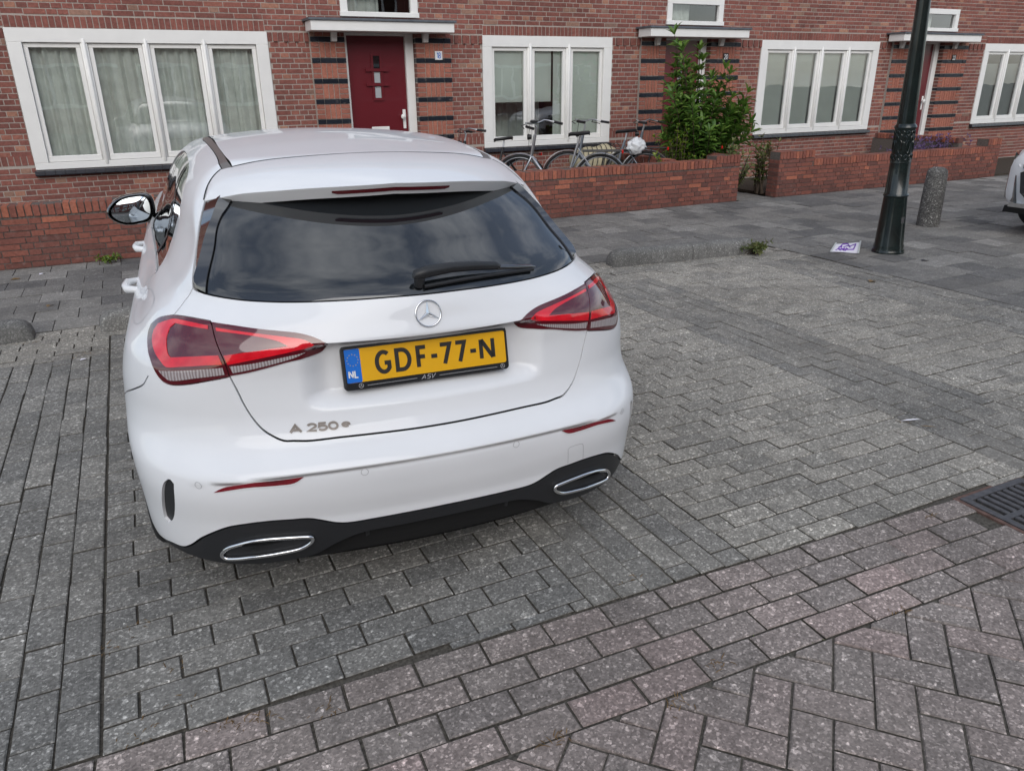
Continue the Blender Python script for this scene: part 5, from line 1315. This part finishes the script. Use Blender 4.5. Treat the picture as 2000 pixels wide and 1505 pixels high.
# ---- rear wiper
wp = empty('wiper', (0, 0, 0), 0, CAR)
def gl_pt(x, z, off):
    q = np.array([[x, float(Yr(np.array([abs(x)]), np.array([z]))[0]), z]]); lo = q[0, 1] - .1; hi = q[0, 1] + .3
    for _ in range(24):
        md = (lo + hi) / 2
        if CF(np.array([[x, md, z]]))[0] < 0: hi = md
        else: lo = md
    X = np.array([[x, lo, z]]); return tuple((X + skin_n(X) * off)[0])
m = MB(); m.tube([gl_pt(-.030, 1.045, .026), gl_pt(-.022, 1.048, .033), gl_pt(.01, 1.052, .036), gl_pt(.09, 1.057, .034), gl_pt(.17, 1.056, .030), gl_pt(.245, 1.051, .026), gl_pt(.262, 1.050, .021)], [.008, .017, .018, .016, .0145, .013, .006], 12); m.obj('arm_cover', M['black_plastic'], wp, 60)
m = MB(); m.tube([gl_pt(-.012, 1.040, .0), gl_pt(-.012, 1.046, .032)], .016, 14); m.obj('pivot', M['black_plastic'], wp, 50)
m = MB(); m.tube([gl_pt(.0, 1.032, .009), gl_pt(.13, 1.038, .010), gl_pt(.26, 1.038, .010), gl_pt(.395, 1.033, .009)], .0065, 8); m.obj('blade', M['black_plastic'], wp, 60)
m = MB(); m.tube([gl_pt(.25, 1.049, .020), gl_pt(.385, 1.039, .013), gl_pt(.405, 1.037, .011)], [.008, .007, .003], 8); m.obj('blade_carrier', M['black_gloss'], wp, 60)
# ---------------------------------------------------------------- second car: only its nose is in the picture
def suv():
    c = empty('parked_suv', (8.50, 4.40, 0)); tag(c, 'white car with a black grille whose nose enters at the right edge', 'car')
    # local: x backwards from the nose, y across (+ towards the houses), built from cross sections
    st = [(-.02,.55,.62,.42),(0,.74,.80,.30),(.06,.84,.88,.26),(.22,.905,.955,.24),(.6,.935,1.01,.23),(1.25,.94,1.06,.23),(1.45,.94,1.10,.23),(2.1,.94,1.60,.23),(3.3,.94,1.64,.23),(4.2,.92,1.45,.25),(4.55,.86,1.02,.35)]
    m = MB(); n = 28; vs = []
    for x, hw, top, bot in st:
        for k in range(n):
            t = 2 * math.pi * (k + .5) / n; a, b = math.cos(t), math.sin(t); e = .42 if top < 1.2 else .55
            yy = hw * (abs(a) ** e) * (1 if a > 0 else -1); zz = (top + bot) / 2 + (top - bot) / 2 * (abs(b) ** e) * (1 if b > 0 else -1)
            if zz > 1.0: yy *= 1 - .28 * (zz - 1.0) / .64
            vs.append((x, yy, zz))
    fs = [(i * n + k, i * n + (k + 1) % n, (i + 1) * n + (k + 1) % n, (i + 1) * n + k) for i in range(len(st) - 1) for k in range(n)] + [tuple(range(n)), tuple((len(st) - 1) * n + k for k in range(n))]
    m.add(vs, fs); m.obj('body', M['paint'], c, 30)
    def nose(poly, name, mat, d=.008):
        """plates wrapped on the nose: (y,z) outline, x follows the plan curve"""
        m = MB(); out = []
        for y, z in poly: out.append((.30 * max(0, (abs(y) - .50) / .44) ** 2.0 - .045 + .20 * max(0, z - .62) - d - .03 + .06 * max(0, .34 - z), y, z))
        k = len(out); back = [(x + .10, y * .985, z) for x, y, z in out]; m.add(out + back, [tuple(range(k))] + [(i, (i + 1) % k, k + (i + 1) % k, k + i) for i in range(k)]); return m.obj(name, mat, c)
    nose([(-.66,.66),(-.40,.76),(.40,.76),(.66,.66),(.60,.46),(.46,.36),(-.46,.36),(-.60,.46)], 'grille', M['black_plastic'], .02)
    for i in range(4): nose([(-.56, .44 + i * .075), (.56, .44 + i * .075), (.56, .455 + i * .075), (-.56, .455 + i * .075)], 'grille_bar', M['iron'], .032)
    nose([(-.72,.30),(.72,.30),(.70,.345),(-.70,.345)], 'chrome_lip', M['chrome'], .045)
    nose([(-.84,.22),(.84,.22),(.80,.30),(-.80,.30)], 'bumper_lip', M['black_plastic'], .03)
    for s in (1, -1):
        nose([(s*.62,.70),(s*.90,.74),(s*.925,.84),(s*.80,.82)], 'headlight', M['carglass'], .012)
        nose([(s*.70,.715),(s*.88,.745),(s*.885,.765),(s*.72,.735)], 'light_blade', M['white_ink'], .022)
        nose([(s*.66,.34),(s*.93,.36),(s*.935,.66),(s*.86,.70),(s*.72,.62)], 'air_intake', M['black_gloss'], .014)
        for xw in (.78, 3.45):
            wh = empty('wheel', (xw, s * .80, .355), 0, c); m = MB(); m.lathe([(.24, -.11), (.34, -.115), (.355, -.09), (.355, .09), (.34, .115), (.24, .11)], 36, (0, 0, 0), 'y'); m.obj('tyre', M['rubber'], wh, 40)
            m = MB(); m.lathe([(.24, s * .10), (.2, s * .05), (0, s * .06)], 24, (0, 0, 0), 'y'); m.obj('rim', M['alloy'], wh, 40)
        m = MB(); m.cbox(1.38, 1.50, s * .98 - .09, s * .98 + .09, 1.02, 1.16, .03); m.obj('door_mirror', M['paint'], c)
    m = MB(); m.add([(1.30, -.66, 1.09), (1.30, .66, 1.09), (2.02, .56, 1.56), (2.02, -.56, 1.56)], [(0, 1, 2, 3)]); m.obj('windscreen', M['carglass'], c)
suv()

# ---------------------------------------------------------------- bicycles behind the garden wall
def bicycle(loc, yaw, lean, frame, label, scale=1.0, steer=0.0, display=False, rear_lamp=True):
    b = empty('bicycle', loc, yaw); b.rotation_euler = (lean, 0, yaw); b.scale = (scale,) * 3; tag(b, label, 'bicycle', 'bicycles parked behind the garden wall')
    for xw in (-.55, .55):
        w_ = empty('wheel', (xw, 0, .345), 0, b)
        m = MB(); m.tube([(.335 * math.cos(t), 0, .335 * math.sin(t)) for t in np.linspace(0, 2 * math.pi, 37)[:-1]], .018, 7, closed=True); m.obj('tyre', M['rubber'], w_, 60)
        m = MB(); m.tube([(.310 * math.cos(t), 0, .310 * math.sin(t)) for t in np.linspace(0, 2 * math.pi, 37)[:-1]], .010, 6, closed=True)
        for k in range(18):
            t = 2 * math.pi * k / 18; m.tube([(0, .02 * (-1) ** k, 0), (.31 * math.cos(t), 0, .31 * math.sin(t))], .0011, 4, False)
        m.lathe([(.02, -.04), (.03, -.03), (.03, .03), (.02, .04)], 12, (0, 0, 0), 'y'); m.obj('rim', M['silver'], w_, 60)
        m = MB(); n = 15; vs = []
        for i in range(n):
            t = R_(15 + 150 * i / (n - 1)) if xw < 0 else R_(0 + 130 * i / (n - 1)); r = .372
            for yy, dr in ((-.028, -.012), (-.014, 0), (.014, 0), (.028, -.012)): vs.append(((r + dr) * math.cos(t), yy, (r + dr) * math.sin(t)))
        m.add(vs, [(i * 4 + k, i * 4 + k + 1, i * 4 + k + 5, i * 4 + k + 4) for i in range(n - 1) for k in range(3)]); m.obj('mudguard', M['silver'] if frame is not M['bike_black'] else M['bike_black'], w_, 60)
    m = MB(); bb = (-.09, 0, .30)
    m.tube([(.385, 0, .66), (.24, 0, .46), bb], [.030, .030, .028], 10); m.tube([(.39, 0, .64), (.335, 0, .95)], .022, 10); m.tube([bb, (-.245, 0, .84)], .018, 10)
    for s in (-.05, .05): m.tube([bb, (-.55, s, .345)], .011, 8); m.tube([(-.235, 0, .78), (-.55, s, .345)], .009, 8)
    m.obj('frame', frame, b, 50)
    m = MB()
    for s in (-.045, .045): m.tube([(.39, s * .5, .66), (.42, s, .60), (.55, s, .345)], [.014, .014, .010], 8)
    m.obj('fork', frame, b, 50)
    m = MB(); m.tube([(.335, 0, .94), (.315, 0, 1.04), (.335, 0, 1.075)], .013, 8); cs, sn = math.cos(steer), math.sin(steer)
    def hb(x, y, z): return (.335 + x * cs - y * sn, x * sn + y * cs, z)
    m.tube([hb(-.20, -.31, 1.075), hb(-.10, -.30, 1.09), hb(.0, -.20, 1.12), hb(.01, -.08, 1.095), hb(.01, .08, 1.095), hb(.0, .20, 1.12), hb(-.10, .30, 1.09), hb(-.20, .31, 1.075)], .011, 8); m.obj('handlebar', M['silver'], b, 50)
    for s in (-1, 1):
        m = MB(); m.tube([hb(-.09, s * .303, 1.09), hb(-.22, s * .312, 1.072)], .0175, 10); m.obj('grip', M['bike_black'], b, 50)
        m = MB(); m.tube([hb(-.02, s * .21, 1.11), hb(.03, s * .25, 1.085), hb(-.07, s * .32, 1.06)], .006, 6); m.tube([hb(.0, s * .15, 1.115), (.40, s * .05, 1.12), (.42, s * .02, .95), (.42, 0, .70)], .003, 5); m.obj('brake_lever', M['bike_black'], b, 50)
    m = MB(); m.lathe([(.0, -.05), (.03, -.045), (.038, 0), (.030, .012), (0, .014)], 14, (.43, 0, .92), 'x'); m.obj('front_lamp', M['bike_black'], b, 50)
    m = MB(); vs = []; n = 14
    for x, w_, z in ((-.40, .02, .965), (-.38, .085, .975), (-.31, .10, .97), (-.22, .06, .962), (-.14, .03, .958), (-.11, .012, .945)):
        for k in range(n):
            t = 2 * math.pi * k / n; vs.append((x, w_ * math.cos(t), z + (.03 if math.sin(t) < 0 else .018) * math.sin(t)))
    m.add(vs, [(i * n + k, i * n + (k + 1) % n, (i + 1) * n + (k + 1) % n, (i + 1) * n + k) for i in range(5) for k in range(n)] + [tuple(range(n)), tuple(5 * n + k for k in range(n))]); m.obj('saddle', M['bike_black'], b, 60)
    m = MB(); m.tube([(-.245, 0, .82), (-.27, 0, .95)], .013, 8); m.obj('seat_post', M['silver'], b, 50)
    m = MB()
    for s in (-.06, 0, .06): m.tube([(-.30, s, .735), (-.82, s, .735)], .006, 6)
    for s in (-.07, .07): m.tube([(-.30, s, .735), (-.82, s, .735)], .007, 6); m.tube([(-.62, s, .735), (-.55, s, .345)], .006, 6)
    m.tube([(-.82, -.07, .735), (-.82, .07, .735)], .007, 6); m.obj('luggage_rack', M['bike_black'], b, 50)
    if rear_lamp: m = MB(); m.cbox(-.855, -.828, -.045, .045, .70, .745, .008); m.obj('rear_lamp', M['red_lamp'], b)
    m = MB(); m.lathe([(.095, -.006), (.095, .006)], 20, (bb[0], .06, bb[2]), 'y'); m.tube([(bb[0], .07, bb[2]), (bb[0] + .12, .09, bb[2] - .12)], .011, 6); m.tube([(bb[0], -.07, bb[2]), (bb[0] - .12, -.09, bb[2] + .12)], .011, 6); m.obj('crank', M['silver'], b, 50)
    if display: m = MB(); m.cbox(.30, .40, -.05, .05, 1.105, 1.135, .008); m.obj('display', M['bike_black'], b)
    return b
def bike_at(hx, hy, yaw_deg, *a, **k):
    y = R_(yaw_deg); bicycle((hx - .335 * math.cos(y), hy - .335 * math.sin(y), 0.0), y, *a, **k)
bike_at(4.98, 9.50, 152, R_(-4), M['silver'], 'silver bicycle with a bar display, left of the two tall handlebars by the window', 1.0, R_(-38), True)
bike_at(5.74, 9.50, 150, R_(3), M['bike_grey'], 'grey bicycle with a white bag on its rack, in front of the right window light', 1.0, R_(-34))
bike_at(6.72, 9.50, 148, R_(2), M['bike_grey'], 'grey bicycle with its handlebar against the laurel bush', .97, R_(-30))
bike_at(4.05, 9.75, 175, R_(4), M['bike_black'], 'black bicycle mostly hidden behind the roof of the white car', .93, 0, False)
m = MB(); vs = []; n = 16
for i, x in enumerate(np.linspace(5.80, 6.62, 12)):
    e = math.sin(math.pi * (i + .35) / 11.7) ** .35
    for k in range(n):
        t = 2 * math.pi * k / n; vs.append((x, 9.92 + .17 * e * math.cos(t), .52 + (.215 + .015 * math.sin(x * 21)) * e * math.sin(t) + .02 * math.sin(x * 9)))
m.add(vs, [(i * n + k, i * n + (k + 1) % n, (i + 1) * n + (k + 1) % n, (i + 1) * n + k) for i in range(11) for k in range(n)] + [tuple(range(n)), tuple(11 * n + k for k in range(n))])
o = m.obj('rolled_cover', M['tarp'], None, 60); tag(o, 'beige rolled cover lying behind the bicycles below the window', 'cover')
for i in range(9):
    x = 5.9 + i * .08; mm = MB(); mm.tube([(x + .03 * math.sin(t), 9.92 + .178 * math.cos(t), .525 + .222 * math.sin(t)) for t in np.linspace(-.3, math.pi + .3, 12)], .006, 5); mm.obj('cord', M['bike_black'], o)
bm = bmesh.new(); bmesh.ops.create_icosphere(bm, subdivisions=4, radius=1)
from mathutils import noise as mnoise
for v in bm.verts:
    k = 1 + .28 * mnoise.noise(v.co * 2.3) + .12 * mnoise.noise(v.co * 6.1); v.co = Vector((v.co.x * .14 * k, v.co.y * .09 * k, v.co.z * .11 * k))
me = bpy.data.meshes.new('plastic_bag'); bm.to_mesh(me); bm.free(); me.polygons.foreach_set('use_smooth', [True] * len(me.polygons))
o = link('plastic_bag', me, M['bag']); o.location = (6.36, 9.10, .76); tag(o, 'crumpled white plastic bag on the rack of the grey bicycle', 'bag')

# ---------------------------------------------------------------- plants
def leaf(mb, base, d, up, L, W, tone, fold=.35, curl=.25):
    d = Vector(d).normalized(); up = Vector(up); s = d.cross(up)
    if s.length < 1e-4: s = d.cross(Vector((1, .2, .1)))
    s.normalize(); n = s.cross(d); b = Vector(base)
    q = [b, b + d * L * .35 + s * W * .5 + n * W * fold * .5, b + d * L * .75 + s * W * .38 + n * (W * fold * .4 - L * curl * .3), b + d * L - n * L * curl, b + d * L * .75 - s * W * .38 + n * (W * fold * .4 - L * curl * .3), b + d * L * .35 - s * W * .5 + n * W * fold * .5, b + d * L * .4 - n * L * .02, b + d * L * .75 - n * L * curl * .45]
    mb.add([tuple(p) for p in q], [(0, 1, 6), (0, 6, 5), (1, 2, 7, 6), (6, 7, 4, 5), (2, 3, 7), (7, 3, 4)], tone)
def shrub(name, label, base, tips, matl, L, W, nodes, per, group=None, sw=.012, cat='shrub', spread=.9):
    t = empty(name, base); tag(t, label, cat, group); lf = MB(); stm = MB(); B = Vector(base)
    for tip in tips:
        P0 = Vector((random.gauss(0, .05), random.gauss(0, .05), 0)); P2 = Vector(tip) - B; P1 = P0.lerp(P2, .5) + Vector((random.gauss(0, .05), random.gauss(0, .05), .06)); pts = []
        for i in range(nodes + 1):
            u = i / nodes; pts.append(P0 * (1 - u) ** 2 + P1 * 2 * u * (1 - u) + P2 * u * u)
        stm.tube([tuple(p) for p in pts], [sw * (1 - .8 * i / nodes) + .0015 for i in range(nodes + 1)], 5)
        ax0 = random.uniform(0, 6.28)
        for i in range(1, nodes + 1):
            u = i / nodes
            if u < .22: continue
            ax = (pts[i] - pts[i - 1]).normalized(); a = ax.orthogonal().normalized(); bb = ax.cross(a)
            for k in range(per):
                th = ax0 + i * 2.4 + k * 6.283 / per + random.gauss(0, .25); rise = random.uniform(.25, .95) if u < .96 else random.uniform(.9, 1.8)
                d = (a * math.cos(th) + bb * math.sin(th)) * spread + ax * rise
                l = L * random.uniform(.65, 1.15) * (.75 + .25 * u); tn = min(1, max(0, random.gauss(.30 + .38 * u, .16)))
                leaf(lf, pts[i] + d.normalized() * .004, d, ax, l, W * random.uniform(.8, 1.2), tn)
    o1 = lf.obj('foliage', matl, t, None, True); o1['kind'] = 'stuff'; stm.obj('stems', M['stem'], t, 60)
    for me_ in (o1.data,): me_.polygons.foreach_set('use_smooth', [True] * len(me_.polygons))
    return t
tips = [(6.93,9.15,2.17),(7.05,9.1,1.95),(7.34,9.1,1.98),(7.22,9.2,1.78),(7.48,9.2,1.84),(7.62,9.15,1.62),(7.85,9.15,1.74),(7.78,9.2,1.45),(7.98,9.1,1.35),(8.22,9.05,1.42),(8.18,9.1,1.18),(8.30,9.05,1.00),(8.05,9.0,.92),(8.10,9.1,1.25),(7.55,8.95,1.35),(7.35,8.95,1.5),(7.15,9.0,1.52),(7.0,9.0,1.35),(7.1,8.95,1.12),(7.3,8.9,1.05),(7.5,8.9,.95),(7.75,8.92,1.02),(7.85,8.95,1.2),(6.92,9.1,1.62),(6.98,9.2,1.05),(7.62,9.0,.75),(7.45,9.1,1.15),(7.25,9.3,1.3),(7.0,9.3,1.5),(6.95,9.25,.85),(7.65,9.2,1.25),(8.0,9.2,1.05)]
tips += [(x + random.gauss(0, .07), y + random.gauss(0, .1), z * random.uniform(.86, .99)) for x, y, z in tips]
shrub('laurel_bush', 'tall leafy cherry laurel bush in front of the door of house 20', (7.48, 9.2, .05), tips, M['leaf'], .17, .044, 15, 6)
shrub('lime_shrub', 'small yellow-green shrub at the foot of the laurel bush', (6.98, 8.95, .05), [(6.98 + random.gauss(0, .17), 8.95 + random.gauss(0, .10), random.uniform(.55, 1.02)) for _ in range(26)], M['leaf_lime'], .06, .030, 10, 4)
shrub('trailing_plant', 'loose green plant hanging over the end of the long garden wall', (7.80, 8.75, .02), [(7.75 + random.gauss(0, .10), 8.60 + random.gauss(0, .12), random.uniform(.25, .82)) for _ in range(16)], M['weed'], .08, .026, 9, 4)
shrub('young_plant', 'young green plant beside the brick pier at the garden path', (8.36, 8.78, .02), [(8.33 + random.gauss(0, .06), 8.72 + random.gauss(0, .06), random.uniform(.40, .70)) for _ in range(8)], M['weed'], .12, .03, 7, 4)
shrub('young_plant', 'young green plant peeping over the wall right of the pier', (9.0, 9.2, .05), [(8.95 + random.gauss(0, .09), 9.2, random.uniform(.50, .78)) for _ in range(8)], M['weed'], .11, .03, 7, 3)
lv = shrub('lavender', 'purple lavender showing above the far garden wall', (12.6, 8.95, .05), [(12.3 + random.uniform(-1.1, .9), 8.9 + random.gauss(0, .1), random.uniform(.50, .70)) for _ in range(60)], M['flower'], .05, .02, 8, 3, None, .004)
shrub('kerb_weed', 'small yellow-green weed at the end of the wheel stop', (5.40, 5.60, 0), [(5.40 + random.gauss(0, .05), 5.58 + random.gauss(0, .04), random.uniform(.04, .13)) for _ in range(22)], M['weed'], .045, .014, 5, 4, None, .003, 'weed')
shrub('wall_weed', 'tiny green weed at the foot of the left garden wall', (-.34, 8.30, 0), [(-.34 + random.gauss(0, .05), 8.28 + random.gauss(0, .03), random.uniform(.02, .06)) for _ in range(9)], M['leaf_lime'], .04, .014, 4, 3, None, .003, 'weed')
# dry grass and moss in the joints
def tufts(name, spots, mat, n, L, sp=.03):
    m = MB()
    for x, y in spots:
        for k in range(n):
            a = random.uniform(0, 6.28); b = (x + random.gauss(0, sp), y + random.gauss(0, sp * .5), -.006)
            leaf(m, b, (math.cos(a), math.sin(a), random.uniform(.15, .8)), (0, 0, 1), L * random.uniform(.5, 1.2), .0028, random.random(), .1, .35)
    return tag(m.obj(name, mat, None, None, True), kind='stuff')
tufts('dry_grass', [(-.241,1.835),(-.245,1.80),(-.235,2.30),(-.232,2.26),(-.327,2.223),(-.129,1.897),(.022,1.733),(-.03,1.749),(.06,1.72),(.232,1.678),(-.125,2.05),(-.48,5.37),(-.52,5.3),(-.87,5.80),(-.8,5.78),(4.61,5.67),(4.29,5.70),(4.5,5.68),(5.1,5.62),(5.5,5.4),(3.28,2.243),(1.31,1.791),(-.78,6.37),(1.31,1.33),(.75,1.30),(2.0,1.25),(2.6,1.6),(6.5,4.64),(6.6,4.6),(6.7,4.5),(7.28,4.48),(8.1,5.65),(8.3,5.66),(8.36,5.8),(4.2,4.8),(1.1,1.25)], M['straw'], 16, .028, .022)
sp = []
for _ in range(260):
    x = random.uniform(-1.1, 5.4); y = random.uniform(1.3, 5.5); q = round(y / PY) * PY; sp.append((x, q))
tufts('joint_moss', sp, M['weed'], 3, .010, .02)
# wind-blown scraps
def scrap(name, label, x, y, L, W, col, cat, rz, straight=False):
    m = MB(); leaf(m, (0, 0, 0), (1, 0, .06), (0, 0, 1), L, W, .8 if col is M['straw'] else .5, .2, .05 if straight else .22); o = m.obj(name, col, None, None, True); o.location = (x, y, .006); o.rotation_euler = (0, 0, rz); tag(o, label, cat); return o
scrap('bamboo_scrap', 'pale dry blade lying on the paving right of the car, longer of the two', 3.25, 2.25, .11, .012, M['paper'], 'leaf', -.35, True)
scrap('bamboo_scrap', 'brown dry blade lying just below the pale one on the paving', 3.28, 2.17, .085, .008, M['straw'], 'leaf', -.75, True)
scrap('dry_leaf', 'brown curled leaf in the bay left of the paper sheet', 5.44, 4.29, .10, .06, M['straw'], 'leaf', .3)
scrap('dry_leaf', 'brown leaf on the pavement at the left edge of the picture', -1.15, 7.94, .10, .06, M['straw'], 'leaf', .2)
scrap('litter_scrap', 'tiny white scrap on the pavement by the left garden wall', -.93, 8.05, .07, .05, M['paper'], 'litter', .8)
scrap('dry_leaf', 'brown leaf in the joint between two pavement slabs at the left', -.78, 6.75, .09, .05, M['straw'], 'leaf', 1.2)
scrap('litter_scrap', 'tiny white scrap on the paving left of the car', -.50, 5.22, .05, .03, M['paper'], 'litter', .5)
scrap('bark_scrap', 'small black scrap on the dark slabs right of the lamp post foot', 6.52, 4.62, .09, .06, M['bike_black'], 'litter', 0)

# ---------------------------------------------------------------- sheet of paper with a purple drawing
Q = np.array([(6.088,5.304),(6.268,5.13),(6.695,5.474),(6.435,5.559)]); ct = Q.mean(0)
ps = empty('paper_sheet', (ct[0], ct[1], 0)); tag(ps, 'white sheet of paper with a purple arrow, taped flat left of the lamp post', 'paper')
c0, c1, c2, c3 = [np.array([a[0] - ct[0], a[1] - ct[1]]) for a in Q]
def bl(u, v, z=0.0): p = (c0 * (1 - u) + c1 * u) * (1 - v) + (c3 * (1 - u) + c2 * u) * v; return (p[0], p[1], .0105 + z + .006 * (v * v) * u)
m = MB(); k = 8; vs = [bl(i / k, j / k, .002 * math.sin(5 * i / k + 3 * j / k)) for j in range(k + 1) for i in range(k + 1)]; m.add(vs, [(j * (k + 1) + i, j * (k + 1) + i + 1, (j + 1) * (k + 1) + i + 1, (j + 1) * (k + 1) + i) for j in range(k) for i in range(k)]); m.obj('sheet', M['paper'], ps, 80)
def ink(lines, wd, name):
    m = MB()
    for pl in lines:
        pts = [bl(u, v, .0045) for u, v in pl]; m.tube(pts, wd, 4)
    m.obj(name, M['purple'], ps)
ink([[(.22,.30),(.30,.86),(.52,.90),(.62,.62),(.84,.84),(.80,.30),(.60,.28),(.22,.30)]], .005, 'arrow_drawing')
ink([[(.16,.16),(.22,.42),(.30,.18)],[(.34,.16),(.34,.42)],[(.34,.29),(.46,.42)],[(.36,.30),(.48,.16)],[(.52,.16),(.52,.42),(.60,.30)],[(.4,.55),(.55,.70),(.66,.50)],[(.2,.55),(.32,.52),(.3,.7)]], .0045, 'handwriting')
for u in (-.03, .97):
    m = MB(); m.add([bl(u, -.04, .004), bl(u + .07, -.04, .004), bl(u + .07, 1.1, .006), bl(u, 1.1, .006)], [(0, 1, 2, 3)]); m.obj('tape', M['tape'], ps)

# ---------------------------------------------------------------- the other side of the street (seen only in reflections)
def far_house(x0, x1, label, tone_):
    h = empty('brick_house', (x0, -13, 0)); tag(h, label, 'house', 'terrace across the street'); L = x1 - x0
    m = MB(); m.box(0, L - .002, -6, 0, -.05, 5.6, tone_); m.obj('wall', M['brick'], h, None, True)
    m = MB(); m.prism([(-6.3, 5.603), (.35, 5.603), (-3, 8.4)], 0, L - .002, .5, 0, 'x'); m.obj('roof', M['roof_tile'], h)
    for zz, hh in ((.9, 1.5), (3.6, 1.4)):
        for xx in (.5, 3.0):
            m = MB(); w_ = 1.9; m.box(xx, xx + w_, .002, .05, zz, zz + hh); wn = m.obj('window', M['white'], h)
            for q in range(3): m = MB(); m.box(xx + .1 + q * .6, xx + .6 + q * .6, .052, .06, zz + .12, zz + hh - .12); m.obj('pane', M['carglass'], wn)
    m = MB(); m.box(5.1, 5.9, .002, .04, .0, 2.15); m.obj('door', M['door_red'], h)
    m = MB(); m.box(4.9, 6.05, .002, .4, 2.25, 2.4); m.obj('canopy', M['white'], h)
for i in range(7):
    far_house(-18 + i * 6.1, -18 + (i + 1) * 6.1, 'brick house number %s of the row across the street, seen only mirrored' % ('one', 'two', 'three', 'four', 'five', 'six', 'seven')[i], .2 + .08 * i)
